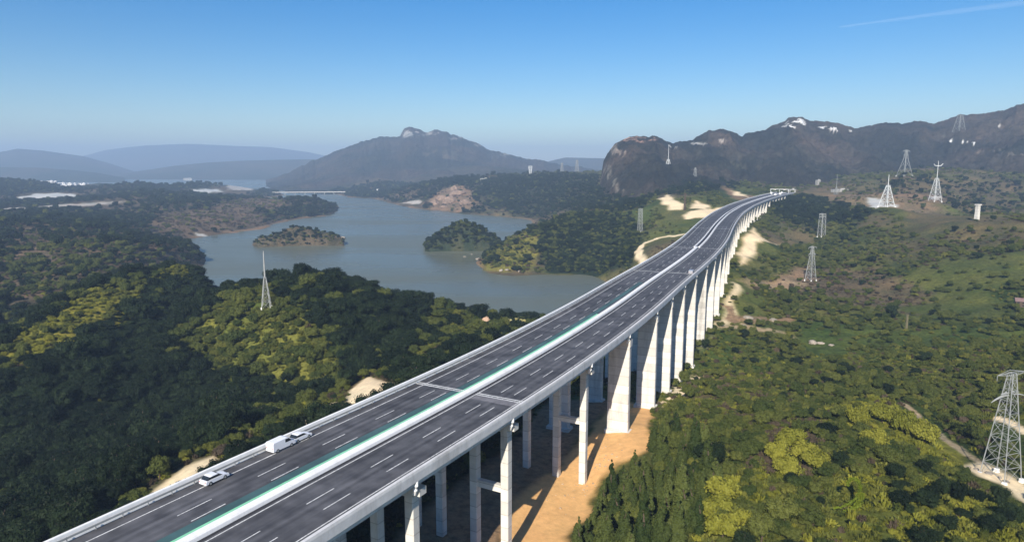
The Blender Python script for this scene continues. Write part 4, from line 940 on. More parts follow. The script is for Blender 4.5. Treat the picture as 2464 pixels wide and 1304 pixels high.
for (u, v, Y, w, h, lb) in ((912, 459, 2750, 26, 9, 'low white building on the far wooded point across the lake'), (1165, 436, 2440, 34, 12, 'long pale building on the wooded ridge across the lake'), (1965, 412, 1560, 24, 6, 'long white shed on the dark slope beyond the viaduct, uppermost'),
                            (1925, 424, 1500, 26, 12, 'grey-white block on the slope beyond the end of the viaduct, leftmost'), (1947, 424, 1500, 7, 18, 'narrow tall white block on the slope beyond the end of the viaduct'), (1968, 445, 1400, 10, 14, 'pale stubby building just beyond the end of the viaduct'),
                            (2020, 462, 1320, 40, 6, 'long low pale shed on the brown field beyond the viaduct'), (1905, 462, 1260, 16, 6, 'pinkish hut right of the far end of the viaduct')):
    x, y, zt = ground(u, v, 600)
    house(x, y, zt, w * .8, 8, h * .7, 0.2, lb, M['drab'] if 'white' not in lb or 'grey' in lb else M['plaster'], M['flatroof'], None, False, 2, 4, 'building', 'building')
x, y, z = P(452, 419, 5600)
house(x, y, 2, 70, 20, 15, 0, 'long pale building on the hazy far shore of the lake', M['drab'], M['drab'], None, False, 2, 5, 'building', 'building')
# islet under that building
# long low causeway bridge over the far arm of the lake
a = W(640, 468, 0); b = W(905, 466, 0)
c0 = Vector(P(380, 457, 2900)); 
pA = Vector(P(400, 459, 2900)); pB = Vector(P(600, 463.5, 2850)); pC = Vector(P(860, 461.5, 3027)); pD = Vector(P(925, 456.5, 3100))
t = empty('causeway_bridge', pB); tag(t, 'long low white bridge across the far arm of the lake', 'bridge')
dm = MB(); ln = [pA, pB, pC, pD]
for q in range(3):
    p0, p1 = ln[q] - pB, ln[q + 1] - pB; dm.bar(p0, p1, 3.6)
dm.build('deck', M['concrete'], t)
nP = 11
for k in range(nP):
    p = pB.lerp(pC, (k + .5) / nP); MB().box((p.x - pB.x, p.y - pB.y, -pB.z + (p.z - 3) / 2 - 1), (3, 5, p.z - 1)).build('pier', M['dull_steel'], t)
# rocks on the sand bank and in the shallows
M['rock'] = simple('boulder_rock', (0.30, 0.26, 0.21), 0.9, 0.35, 0.5, 0.6)
def rock_mesh(seed, squash=.65):
    import bmesh
    bm = bmesh.new(); bmesh.ops.create_icosphere(bm, subdivisions=3, radius=1.0); r = np.random.default_rng(seed); off = r.random(3) * 50
    for v in bm.verts:
        p = v.co; n = float(fbm(np.array([p.x * 1.3 + off[0] + p.z]), np.array([p.y * 1.3 + off[1] - p.z * .7]), 1.0, 4, seed)[0])
        v.co = p * (1 + .45 * n); v.co.z *= squash
    me = bpy.data.meshes.new('boulder'); bm.to_mesh(me); bm.free(); me.materials.append(M['rock']); return me
RM = [rock_mesh(k) for k in range(4)]
M['shore_rock'] = simple('pinkish_shore_rock', (0.24, 0.165, 0.115), 0.9, 0.4, 0.12, 0.6)
PR = [rock_mesh(20 + k, .75) for k in range(2)]
for m_ in PR: m_.materials.clear(); m_.materials.append(M['shore_rock'])
def rock(u, v, size, label, group=None, water=False):
    if water: x, y, z = W(u, v, 0)
    else: x, y, z = ground(u, v)
    o = link(bpy.data.objects.new('boulder', RM[rr.randrange(4)])); o.location = (x, y, z + size * .1); o.scale = (size, size * rr.uniform(.7, 1), size * rr.uniform(.6, .9)); o.rotation_euler = (0, 0, rr.random() * 6)
    tag(o, label, 'boulder', group)
M['pink_rock'] = simple('pinkish_earth_rock', (0.50, 0.33, 0.23), 0.9, 0.25, 0.4, 0.6)
pr = rock_mesh(9, .8); pr.materials.clear(); pr.materials.append(M['pink_rock']); x, y = P(1165, 790, 425)[:2]
o = link(bpy.data.objects.new('rock_outcrop', pr)); o.location = (x, y, hgt(x, y)); o.scale = (9.5, 7, 9); tag(o, 'rounded pinkish earth bluff among trees on the lake bank behind the viaduct', 'rock outcrop')
rock(1150, 624, 3.4, 'brown boulder standing in the lake off the peninsula tip', None, True)
rock(1118, 618, 2.2, 'small rock awash left of the brown boulder in the lake', None, True)
rock(1135, 612, 1.8, 'smallest rock in the lake between the island and the boulder', None, True)
for u, v, sz in ((822,574,7),(812,578,5),(800,577,5)): rock(u, v, sz, 'grey rock at the right tip of the long island', 'rocks at the tip of the long island', True)
for u, v, sz in ((1045,492,12),(1062,480,16),(1085,488,18),(1105,470,20),(1070,500,9),(1120,490,14),(1092,458,15)): 
    rock(u, v, sz * 1.25, 'big pinkish rock on the far shore outcrop', 'rocks of the outcrop across the lake'); o_ = COL.objects[-1]
    o_.data = PR[rr.randrange(2)]
for u, v, sz in ((1207,652,3),(1220,653,2.6),(1250,655,2.4)): rock(u, v, sz, 'pale rock at the waterline of the yellow peninsula tip', 'rocks at the peninsula waterline')
for u, v, sz in ((1800,768,3.2),(1830,778,2.6),(1860,772,2.4),(1790,785,2.0),(1955,826,2.6),(1975,828,2.0),(2000,832,1.6)): rock(u, v, sz, 'pale rock beside the dirt track right of the viaduct', 'rocks beside the dirt track')
for u, v, sz in ((2350,1130,.9),(2380,1140,1.1),(2420,1160,.9),(2330,1125,.8),(2405,1150,.7)): rock(u, v, sz, 'sandy rock below the big pylon', 'rocks below the big pylon')

# loose stones on the worked sand: far too many to count
import bmesh
gs = np.random.default_rng(4); V = []; Fc = []
sand_poly = np.array([ground(u, v)[:2] for u, v in [(1250,1300),(1260,1190),(1345,1130),(1470,1010),(1555,1000),(1545,1080),(1430,1180),(1370,1290)]])
for q in range(150):
    w_ = gs.dirichlet(np.ones(len(sand_poly)) * .7); xx_, yy_ = w_ @ sand_poly; sz = .07 + .4 * gs.random() ** 5; z0 = hgt(xx_, yy_)
    n0 = len(V); ring = [(math.cos(a) * (.7 + .6 * gs.random()), math.sin(a) * (.7 + .6 * gs.random())) for a in np.linspace(0, 5.5, 6)]
    for hz_, k in ((-.3, 1.0), (.35, .95), (.75, .5)): V += [(xx_ + a * sz * k, yy_ + b * sz * k, z0 + sz * hz_) for a, b in ring]
    for l in range(2):
        for r in range(6): Fc.append((n0 + l * 6 + r, n0 + l * 6 + (r + 1) % 6, n0 + (l + 1) * 6 + (r + 1) % 6, n0 + (l + 1) * 6 + r))
    Fc.append(tuple(n0 + 12 + r for r in range(6)))
mb = MB(); mb.v = V; mb.f = Fc; o = mb.build('gravel', simple('sandy_stone', (.42, .30, .18), .9, .3)); tag(o, 'loose stones scattered over the orange sand beside the piers', 'gravel', kind='stuff')
# ------------------------------------------------------------------ trees
def crown_mesh(name, mat, seed, h=6.0, r=2.7, lobes=13, leaves=150, leaf=0.36, base=0.18, conic=False, core=True, flat=1.0):
    import bmesh
    g = np.random.default_rng(seed); V = []; Fc = []
    L = []
    if conic:
        for k in range(lobes):
            t = (k + .5) / lobes; z = h * (base + (1 - base) * t); rr_ = r * (1 - t) ** .8 + .15
            for q in range(max(1, int(5 * (1 - t)) + 1)):
                a = g.random() * 6.28; L.append((math.cos(a) * rr_ * .55, math.sin(a) * rr_ * .55, z, rr_ * .62, rr_ * .9))
    else:
        L.append((0, 0, h * .58, r * .75, h * .32))
        for k in range(lobes):
            a = 2.4 * k + g.random(); t = g.random() ** .7; rad = r * (.35 + .45 * g.random()); z = h * (base + .2 + (.95 - base - .38) * g.random())
            L.append((math.cos(a) * rad, math.sin(a) * rad, z * flat, r * (.33 + .2 * g.random()), r * (.28 + .2 * g.random()) * flat))
    for (x, y, z, rx, rz) in L:
        n = int(leaves * max(.3, (rx / r) * 2.2)); d = g.normal(size=(n, 3)); d /= np.linalg.norm(d, axis=1)[:, None]
        d[:, 2] = np.where(d[:, 2] < -.35, -d[:, 2], d[:, 2])
        rad = .78 + .40 * g.random(n)
        for i in range(n):
            p = np.array((x + d[i, 0] * rx * rad[i], y + d[i, 1] * rx * rad[i], z + d[i, 2] * rz * rad[i]))
            nn = d[i] + g.normal(size=3) * .55; nn /= np.linalg.norm(nn)
            a = np.cross(nn, g.normal(size=3)); a /= np.linalg.norm(a); b = np.cross(nn, a); s = leaf * (.6 + .8 * g.random())
            n0 = len(V); V += [tuple(p - a * s * .5), tuple(p + b * s * .36), tuple(p + a * s * .5), tuple(p - b * s * .36)]; Fc.append((n0, n0 + 1, n0 + 2, n0 + 3))
        if core:
            n0 = len(V); nu, nv = 7, 5
            for j in range(nv):
                ph = math.pi * (j + .5) / nv
                for i in range(nu):
                    th = 2 * math.pi * i / nu; k = .72 * (.8 + .4 * g.random())
                    V.append((x + rx * k * math.sin(ph) * math.cos(th), y + rx * k * math.sin(ph) * math.sin(th), z + rz * k * math.cos(ph)))
            for j in range(nv - 1):
                for i in range(nu): Fc.append((n0 + j * nu + i, n0 + (j + 1) * nu + i, n0 + (j + 1) * nu + (i + 1) % nu, n0 + j * nu + (i + 1) % nu))
            Fc.append(tuple(n0 + i for i in range(nu))); Fc.append(tuple(n0 + (nv - 1) * nu + i for i in range(nu))[::-1])
    me = bpy.data.meshes.new(name); me.from_pydata(V, [], Fc); me.materials.append(mat); me.update(); return me
def trunk_mesh(seed, h=6.0, r=.22, reach=1.0):
    g = np.random.default_rng(seed); m = MB()
    m.tube([(0, 0, -1), (.1 * g.normal(), .1 * g.normal(), h * .25), (.2 * g.normal(), .2 * g.normal(), h * .55), (.25 * g.normal(), .25 * g.normal(), h * .85)], [r * 1.3, r, r * .7, r * .25], 7)
    for k in range(5):
        a = k * 1.9 + g.random(); z = h * (.25 + .1 * k); m.tube([(0, 0, z), (math.cos(a) * h * .11 * reach, math.sin(a) * h * .11 * reach, z + h * .12), (math.cos(a) * h * .20 * reach, math.sin(a) * h * .20 * reach, z + h * .2)], [r * .5, r * .35, r * .12], 5)
    return m.mesh('trunk', M['bark'])
LM = {'dark': leaf_material('dark_leaves', (0.005, 0.012, 0.004), (0.024, 0.040, 0.014)), 'mid': leaf_material('green_leaves', (0.042, 0.062, 0.013), (0.130, 0.142, 0.030)),
      'olive': leaf_material('olive_leaves', (0.075, 0.088, 0.014), (0.185, 0.185, 0.036)), 'yellow': leaf_material('yellow_green_leaves', (0.13, 0.14, 0.016), (0.27, 0.26, 0.036)),
      'brown': leaf_material('brown_scrub_leaves', (0.060, 0.046, 0.030), (0.130, 0.098, 0.064)), 'cypress': leaf_material('cypress_leaves', (0.026, 0.044, 0.010), (0.105, 0.125, 0.030)),
      'blossom': leaf_material('pale_blossom', (0.42, 0.38, 0.14), (0.70, 0.66, 0.36))}
KINDS = [  # kind, crown mesh, trunk mesh, height of the mesh
 ('dark', crown_mesh('dark_crown', LM['dark'], 1, 7.5, 3.4), trunk_mesh(1, 7.5, .25)),
 ('dark', crown_mesh('dark_crown', LM['dark'], 2, 6.5, 3.2, 14), trunk_mesh(2, 6.5, .25)),
 ('mid', crown_mesh('green_crown', LM['mid'], 3, 6.0, 2.9), trunk_mesh(3)),
 ('mid', crown_mesh('green_crown', LM['mid'], 4, 5.0, 2.8, 11), trunk_mesh(4, 5.0)),
 ('olive', crown_mesh('olive_crown', LM['olive'], 5, 4.6, 2.6, 12), trunk_mesh(5, 4.6, .18)),
 ('olive', crown_mesh('olive_crown', LM['olive'], 6, 3.6, 2.5, 10, flat=.9), trunk_mesh(6, 3.6, .16)),
 ('yellow', crown_mesh('yellow_crown', LM['yellow'], 7, 3.2, 2.3, 10), trunk_mesh(7, 3.2, .15)),
 ('brown', crown_mesh('brown_crown', LM['brown'], 8, 2.8, 2.2, 10), trunk_mesh(8, 2.8, .14)),
 ('cypress', crown_mesh('cypress_crown', LM['cypress'], 9, 8.0, 1.5, 11, 110, .32, .06, True), trunk_mesh(9, 8.0, .2, .25)),
]
BY = {'dark': (0, 1), 'mid': (2, 3), 'olive': (4, 5), 'yellow': (6,), 'brown': (7,)}
ORDER = ('dark', 'mid', 'olive', 'yellow', 'brown')
# scatter over the terrain: chance proportional to ground area, thinned with distance
def scatter():
    out = []
    dl = _la[1] - _la[0]; dr = _lr[1] - _lr[0]
    ic = (np.arange(NA - 1) + .5); jc = (np.arange(NR - 1) + .5)
    r = np.exp(_lr[:-1] + dr / 2)[:, None]; area = (r * r) * dl * dr * np.ones((1, NA - 1))
    den = (DEN[:-1, :-1] + DEN[1:, 1:]) / 2
    spacing = np.clip(2.4 + r / 400, 2.4, 7.5)            # metres between crowns
    lam = area * den / (spacing ** 2) * (r < 3300)
    uu, vv = project(TX[:-1, :-1], TY[:-1, :-1], TZ[:-1, :-1])
    lam = np.where((uu > -180) & (uu < 2660) & (vv < 1560) & (TY[:-1, :-1] > 20), lam, 0)
    n = RNG.poisson(lam); j, i = np.nonzero(n); k = n[j, i]
    j = np.repeat(j, k); i = np.repeat(i, k); fj = RNG.random(len(j)); fi = RNG.random(len(j))
    rr_ = np.exp(_lr[0] + (j + fj) * dr); aa = _la[0] + (i + fi) * dl
    x = rr_ * np.sin(aa); y = rr_ * np.cos(aa)
    z = (TZ[j, i] * (1 - fi) + TZ[j, i + 1] * fi) * (1 - fj) + (TZ[j + 1, i] * (1 - fi) + TZ[j + 1, i + 1] * fi) * fj
    mix = MIX[j, i] + 1e-4; mix = mix / mix.sum(1, keepdims=True); cum = mix.cumsum(1); q = RNG.random(len(j))[:, None]
    cls = (q > cum[:, :-1]).sum(1)
    sd_ = smooth(-0.08, 0.12, aa); grove = smooth(-.4, .4, fbm(x, y, 38, 3, 301)); sc = (0.45 + 0.55 * RNG.random(len(j)) + 0.75 * RNG.random(len(j)) ** 5 + .25 * (grove - .5)) * np.clip(0.85 + rr_ / 3000, 0.85, 1.5) * (1 - 0.3 * sd_)
    sc = sc * np.choose(cls, [1.0, 0.95, 0.72, 0.62, 0.8])
    return x, y, z, cls, sc, rr_
fx, fy, fz, fc, fs, fr = scatter()
keep = fz > 1.0
# nothing grows in the deck: keep crowns clear of the viaduct and of the piers
def lat_dist(x, y):
    d = np.full(x.shape, 1e9); 
    for k in range(0, len(cx), 3): d = np.minimum(d, np.hypot(x - cx[k], y - cy[k]))
    return d
ld = lat_dist(fx, fy)
keep &= ~((ld < 21) & (fz > DECKZ - 9)) & ~((ld < 17) & (fr < 330) & (RNG.random(len(fx)) < .8))
for o in [o for o in COL.objects if o.get('category') in ('pylon', 'house', 'building', 'post', 'tower')]:
    keep &= np.hypot(fx - o.location.x, fy - o.location.y) > (5.5 if o.location.y < 600 else 9)
cpx, cpy, _ = ground(2052, 1232)      # the curled plant stands in a gap of its own
keep &= np.hypot(fx - cpx, fy - cpy) > 6.0; keep &= ~((np.abs(np.arctan2(fx, fy) - math.atan2(cpx, cpy)) < .04) & (fr < math.hypot(cpx, cpy)) & (fr > math.hypot(cpx, cpy) - 16))
fx, fy, fz, fc, fs, fr, ld = [a[keep] for a in (fx, fy, fz, fc, fs, fr, ld)]
print('crowns', len(fx))
fk = np.array([BY[ORDER[c]][int(q * len(BY[ORDER[c]]))] for c, q in zip(fc, RNG.random(len(fc)))])
# the trees of the photograph that stand out one by one: the ones that show largest
uu, vv = project(fx, fy, fz + 3)
vis = (uu > 0) & (uu < 2464) & (vv > 380) & (vv < 1310)
# hidden behind the deck?
size = fs / np.hypot(fx, fy) * (1 + (fk < 4) * .3)
lx = np.interp(vv, [m[1] for m in MED][::-1], [m[0] for m in MED][::-1])
vis &= ~((ld < 30))
order = np.argsort(-np.where(vis, size, 0))
LAB = {'dark': 'dark green broadleaf tree in the dense wood nearest the camera', 'mid': 'mid green bushy tree on the slope nearest the camera', 'olive': 'olive green bush on the scrubby slope nearest the camera',
       'yellow': 'yellow-green bush on the sunlit scrub at the near right', 'brown': 'brown dry shrub among the green bushes nearest the camera'}
GRP = {'dark': 'dark trees of the near wood', 'mid': 'mid green trees of the near slope', 'olive': 'olive bushes of the near slope', 'yellow': 'yellow-green bushes of the near slope', 'brown': 'dry brown shrubs of the near slope'}
NAMES = {'dark': 'broadleaf_tree', 'mid': 'bushy_tree', 'olive': 'olive_bush', 'yellow': 'yellow_bush', 'brown': 'dry_shrub', 'cypress': 'cypress_tree'}
CROWN_SRC = {}
def plant(kidx, x, y, z, sc, label, group, rz, name=None, cat=None, sz=1.0):
    kind, cm, tm = KINDS[kidx]
    t = empty(name or NAMES[kind], (x, y, z), rz); wd = 1.0 if kidx == 8 else .8 + .5 * random.random(); t.scale = (sc * wd, sc * wd * (.9 + .2 * random.random()), sc * sz * (.75 + .55 * random.random()))
    tag(t, label, cat or ('bush' if kind in ('olive', 'yellow') else 'shrub' if kind == 'brown' else 'tree'), group)
    c = link(bpy.data.objects.new('crown', cm), t); link(bpy.data.objects.new('trunk', tm), t)
    CROWN_SRC.setdefault(kidx, c); return t
NIND = 285
one = np.zeros(len(fx), bool)
pick = list(order[:NIND - 16])
for kidx in range(8):      # make sure each kind has a tree of its own
    c = [q for q in order[:6000] if fk[q] == kidx and vis[q]][:2]; pick += [q for q in c if q not in pick]
for q in pick:
    kind = KINDS[fk[q]][0]; one[q] = True
    plant(int(fk[q]), fx[q], fy[q], fz[q] - .2, fs[q], LAB[kind], GRP[kind], random.random() * 6.28)
# cypress-like conifers by the piers
cyp = [(1470,1150),(1498,1120),(1525,1110),(1550,1135),(1585,1150),(1440,1215),(1480,1205),(1520,1200),(1560,1210),(1600,1220),(1410,1270),(1455,1275),(1500,1270),(1545,1285),(1590,1290),(1630,1270),(1575,1030),(1600,1015),(1625,1010),(1650,1020),(1590,1070),(1640,1075),(1670,1060),(1690,1040),(1610,1120),(1640,1140),(1670,1110),(1660,1180),(1690,1150),(1640,1220),(1680,1230),(1430,1240),(1505,1165),(1540,1170),(1450,1185),(1390,1295),(1515,1300),(1560,1255),(1610,1180),(1700,1090),(1720,1130)]
for i, (u, v) in enumerate(cyp):
    x, y, z = ground(u, v + 55)
    plant(8, x, y, z - .2, 1.0 + .6 * random.random(), 'dark pointed conifer in the clump between the sand and the near piers' if v > 1090 else 'dark pointed conifer against the foot of the wall piers',
          'pointed conifers beside the sand' if v > 1090 else 'pointed conifers below the wall piers', random.random() * 6.28)
for u, v in ((1222, 782), (1245, 780), (1258, 784)):
    x, y, z = ground(u, v); t = plant(4, x, y, z, .9, 'bush with pale yellow blossom on the bank against the lake behind the viaduct', 'pale blossoming bushes behind the viaduct', random.random() * 6)
    c = [c for c in t.children if c.name.startswith('crown')][0]
    if 'blossom_crown' not in bpy.data.meshes: me = KINDS[4][1].copy(); me.name = 'blossom_crown'; me.materials.clear(); me.materials.append(LM['blossom'])
    c.data = bpy.data.meshes['blossom_crown']
for u, v in ((1868,1098),(1900,1068),(1932,1088),(1962,1112),(1892,1130),(1742,1200),(1722,1240),(1764,1258),(1738,1290),(2062,1012),(2122,1002),(2172,1030),(2222,1052),(2102,1062)):
    x, y, z = ground(u, v + 15)
    near = 'beside the conifer clump' if u < 1800 else 'in front of the bare brown patch' if u < 2000 else 'on the sunlit slope below the track'
    plant(6, x, y, z - .1, 1.25 + .5 * random.random(), 'tall feathery yellow-green shrub ' + near, 'tall yellow-green shrubs ' + near, random.random() * 6, 'tall_shrub', 'shrub', 1.25)
# the bright curled plant in the bottom right
x, y, z = ground(2052, 1232)
t = empty('curled_plant', (x, y, z), 0.0); tag(t, 'lime green plant with one curled-over frond among olive bushes', 'plant')
LIME = leaf_material('lime_leaves', (0.12, 0.16, 0.012), (0.26, 0.30, 0.025), .3)
def frond(pts, w, name, seed):
    """a curling stem thick with short leaves"""
    g = np.random.default_rng(seed); pts = [Vector(p) * 1.25 for p in pts]; m = MB(); n = len(pts)
    m.tube(pts, [.10 + .16 * math.sin(math.pi * (.15 + .75 * k / (n - 1))) * w for k in range(n)], 7)
    for q in range(620):
        u_ = g.random() * (n - 1.001); k = int(u_); f = u_ - k; p = pts[k].lerp(pts[k + 1], f); d = (pts[k + 1] - pts[k]).normalized()
        sp = w * .62 * math.sin(math.pi * (.1 + .82 * u_ / (n - 1))) ** .8
        off = Vector(g.normal(size=3)); off = (off - d * off.dot(d)).normalized(); c = p + off * sp * (.3 + .7 * g.random())
        a = (d * .7 + off * .6 + Vector(g.normal(size=3)) * .3).normalized(); b = a.cross(Vector(g.normal(size=3))).normalized(); l_ = .38 + .3 * g.random()
        m.add([c - a * l_ * .5, c + b * l_ * .2, c + a * l_ * .5, c - b * l_ * .2], [(0, 1, 2, 3)])
    return m.build(name, LIME, t)
cur = [(-3.6, 0, .6), (-2.2, 0, .9), (-.8, 0, 1.6), (.4, 0, 2.6), (1.0, 0, 3.8), (1.0, 0, 5.0), (.5, 0, 6.0), (-.4, 0, 6.4), (-1.1, 0, 6.1), (-1.4, 0, 5.4), (-1.2, 0, 5.0)]
frond(cur, .75, 'frond', 1); frond([(-2.0, -.2, .1), (-.6, -.3, .5), (.6, -.3, 1.4), (1.3, -.2, 2.6), (1.5, -.2, 3.6)], 1.1, 'frond', 2)
# everything else that grows: one woodland, crowns instanced on points
rest = ~one
def points_object(name, x, y, z, k, sc, label):
    me = bpy.data.meshes.new(name); n = len(x)
    me.vertices.add(n); me.vertices.foreach_set('co', np.stack([x, y, z], 1).astype(np.float32).ravel())
    for nm, ty, val in (('kind', 'INT', k.astype(np.int32)), ('turn', 'FLOAT', (RNG.random(n) * 6.283).astype(np.float32))):
        me.attributes.new(nm, ty, 'POINT').data.foreach_set('value', val)
    wd = .8 + .5 * RNG.random(n); v3 = np.stack([sc * wd * (.9 + .2 * RNG.random(n)), sc * wd * (.9 + .2 * RNG.random(n)), sc * (.72 + .62 * RNG.random(n) ** 1.5)], 1).astype(np.float32)
    me.attributes.new('size', 'FLOAT_VECTOR', 'POINT').data.foreach_set('vector', v3.ravel())
    o = link(bpy.data.objects.new(name, me)); tag(o, label, 'woodland', kind='stuff'); return o
ng = bpy.data.node_groups.new('woodland_crowns', 'GeometryNodeTree'); LN = ng.links.new
ng.interface.new_socket('Geometry', in_out='INPUT', socket_type='NodeSocketGeometry'); ng.interface.new_socket('Geometry', in_out='OUTPUT', socket_type='NodeSocketGeometry')
gi = ng.nodes.new('NodeGroupInput'); go = ng.nodes.new('NodeGroupOutput'); jn = ng.nodes.new('GeometryNodeJoinGeometry')
def named(nm, ty):
    a = ng.nodes.new('GeometryNodeInputNamedAttribute'); a.data_type = ty; a.inputs['Name'].default_value = nm; return a.outputs['Attribute']
ak, asz, at_ = named('kind', 'INT'), named('size', 'FLOAT_VECTOR'), named('turn', 'FLOAT')
cb = ng.nodes.new('ShaderNodeCombineXYZ'); LN(at_, cb.inputs['Z'])
for kidx in range(8):
    cmp_ = ng.nodes.new('FunctionNodeCompare'); cmp_.data_type = 'INT'; cmp_.operation = 'EQUAL'
    ia = [s for s in cmp_.inputs if s.type == 'INT']; LN(ak, ia[0]); ia[1].default_value = kidx
    oi = ng.nodes.new('GeometryNodeObjectInfo'); oi.transform_space = 'ORIGINAL'; oi.inputs['Object'].default_value = CROWN_SRC[kidx]; oi.inputs['As Instance'].default_value = True
    ip = ng.nodes.new('GeometryNodeInstanceOnPoints'); LN(gi.outputs[0], ip.inputs['Points']); LN(cmp_.outputs['Result'], ip.inputs['Selection'])
    LN(oi.outputs['Geometry'], ip.inputs['Instance']); LN(cb.outputs[0], ip.inputs['Rotation']); LN(asz, ip.inputs['Scale']); LN(ip.outputs[0], jn.inputs[0])
LN(jn.outputs[0], go.inputs[0])
def wood(name, sel, label):
    o = points_object(name, fx[sel], fy[sel], fz[sel] - .3, fk[sel], fs[sel], label); md = o.modifiers.new('crowns', 'NODES'); md.node_group = ng; return o
left = np.arctan2(fx, fy) < np.interp(np.hypot(fx, fy), [0, 150, 400, 1300, 5000], [-.1, 0.05, .24, .3, .0])
wood('woodland', rest & left, 'dense dark woodland on the hills between the viaduct and the lake')
wood('woodland', rest & ~left, 'green and olive scrub woodland on the slopes right of the viaduct')
# woods on islands and the nearer faces of the mountains
def patch_points(name, n, smin, smax, kmix, front_only=True):
    X, Y, Z = PATCH[name]; R, C = X.shape
    a = RNG.random(n) * (R - 1.001); b = RNG.random(n) * ((C * (.62 if front_only else 1.0)) - 1.001)
    i = a.astype(int); j = b.astype(int); f = a - i; g = b - j
    q = lambda G: (G[i, j] * (1 - f) + G[i + 1, j] * f) * (1 - g) + (G[i, j + 1] * (1 - f) + G[i + 1, j + 1] * f) * g
    return q(X), q(Y), q(Z), RNG.choice(len(kmix), n, p=np.array(kmix) / sum(kmix)), smin + (smax - smin) * RNG.random(n)
px = []
for nm, n, a, b, km in (('island25', 420, .5, 1.2, (4, 4, 3, 3, 0, 0, 0, .3)), ('island', 480, .4, .9, (2.5, 2.5, 1, 1, 2, 1, 0, 3))):
    px.append(patch_points(nm, n, a, b, km, False))
xx, yy, zz, kk, ss = [np.concatenate([p[q] for p in px]) for q in range(5)]
m_ = zz > 1.5
o = points_object('woodland', xx[m_], yy[m_], zz[m_] - .3, kk[m_], ss[m_], 'trees and scrub covering the two islands in the lake'); o.modifiers.new('crowns', 'NODES').node_group = ng

# low undergrowth on the near slopes: tufts and small shrubs nobody could count
def tuft_mesh(name, mat, seed, n=70, h=.9, r=.8):
    g = np.random.default_rng(seed); V = []; Fc = []
    for i in range(n):
        a = g.random() * 6.283; q = r * g.random() ** .6; bx, by = math.cos(a) * q, math.sin(a) * q; lean = g.normal(size=2) * .3; hh = h * (.4 + .7 * g.random()) * (1.15 - q / r * .6); wd = .10 + .10 * g.random(); t = g.random() * 3.14
        n0 = len(V); V += [(bx - math.cos(t) * wd, by - math.sin(t) * wd, -.1), (bx + math.cos(t) * wd, by + math.sin(t) * wd, -.1), (bx + lean[0] + math.cos(t) * wd * .5, by + lean[1] + math.sin(t) * wd * .5, hh), (bx + lean[0] - math.cos(t) * wd * .5, by + lean[1] - math.sin(t) * wd * .5, hh * .9)]
        Fc.append((n0, n0 + 1, n0 + 2, n0 + 3))
    me = bpy.data.meshes.new(name); me.from_pydata(V, [], Fc); me.materials.append(mat); me.update(); return me
dl = _la[1] - _la[0]; dr = _lr[1] - _lr[0]
rc = np.exp(_lr[:-1] + dr / 2)[:, None]
lam = rc * rc * dl * dr * (rc < 420) / (1.25 + rc / 260) ** 2 * (1 - np.clip(_e[:-1, :-1] * 1.3, 0, 1))
uu, vv = project(TX[:-1, :-1], TY[:-1, :-1], TZ[:-1, :-1]); lam = np.where((uu > -60) & (uu < 2530) & (vv < 1400) & (TY[:-1, :-1] > 20) & (TZ[:-1, :-1] > 1.5), lam, 0)
n = RNG.poisson(lam); j, i = np.nonzero(n); k = n[j, i]; j = np.repeat(j, k); i = np.repeat(i, k); fj = RNG.random(len(j)); fi = RNG.random(len(j))
r_ = np.exp(_lr[0] + (j + fj) * dr); a_ = _la[0] + (i + fi) * dl; ux = r_ * np.sin(a_); uy = r_ * np.cos(a_); uz = hgts(ux, uy)
mx_ = MIX[j, i] + np.array((.02, .1, .12, .06, .06)); mx_ /= mx_.sum(1, keepdims=True); cl_ = (RNG.random(len(j))[:, None] > mx_.cumsum(1)[:, :-1]).sum(1)
# the two tuft shapes are real plants of the slope; the rest of the undergrowth repeats them
TK = []
for q, (kd, lm) in enumerate((('dark', 'dark'), ('mid', 'mid'), ('olive', 'olive'), ('yellow', 'yellow'), ('brown', 'brown'))):
    w_ = np.nonzero((cl_ == q) & (r_ > 100))[0]; c_ = w_[0] if len(w_) else 0
    o = link(bpy.data.objects.new('grass_tuft', tuft_mesh('tuft_' + kd, LM[lm], 60 + q, h=.9 + .1 * q))); o.location = (ux[c_], uy[c_], uz[c_])
    tag(o, 'small ' + {'dark': 'dark green', 'mid': 'mid green', 'olive': 'olive', 'yellow': 'yellow-green', 'brown': 'dry brown'}[kd] + ' tuft among the undergrowth of the near slope', 'tuft', None, 'stuff'); TK.append(o)
ug = ng.copy(); ug.name = 'undergrowth_tufts'; q = 0
for nd in ug.nodes:
    if nd.bl_idname == 'GeometryNodeObjectInfo': nd.inputs['Object'].default_value = TK[q % 5]; q += 1
o = points_object('undergrowth', ux, uy, uz, cl_, .6 + 1.1 * RNG.random(len(ux)) ** 2, 'low grass and scrub between the bushes on the near slopes'); o['category'] = 'undergrowth'; o.modifiers.new('tufts', 'NODES').node_group = ug
print('tufts', len(ux))
# ------------------------------------------------------------------ haze, sky, sun, camera
SUN_AZ, SUN_EL = math.radians(197), math.radians(32)
hz = MB().box((0, 6500, 244), (27000, 19000, 552)).build('haze', None); hz['kind'] = 'stuff'; hz['label'] = 'thin blue haze over the valley and hills'; hz['category'] = 'haze'
mh = bpy.data.materials.new('haze_air'); mh.use_nodes = True; nh = mh.node_tree; nh.nodes.clear()
oh = nh.nodes.new('ShaderNodeOutputMaterial'); vh = nh.nodes.new('ShaderNodeVolumePrincipled')
vh.inputs['Color'].default_value = (0.52, 0.72, 1.0, 1); vh.inputs['Density'].default_value = HAZE; vh.inputs['Anisotropy'].default_value = 0.0
nh.links.new(vh.outputs[0], oh.inputs['Volume']); hz.data.materials.append(mh)
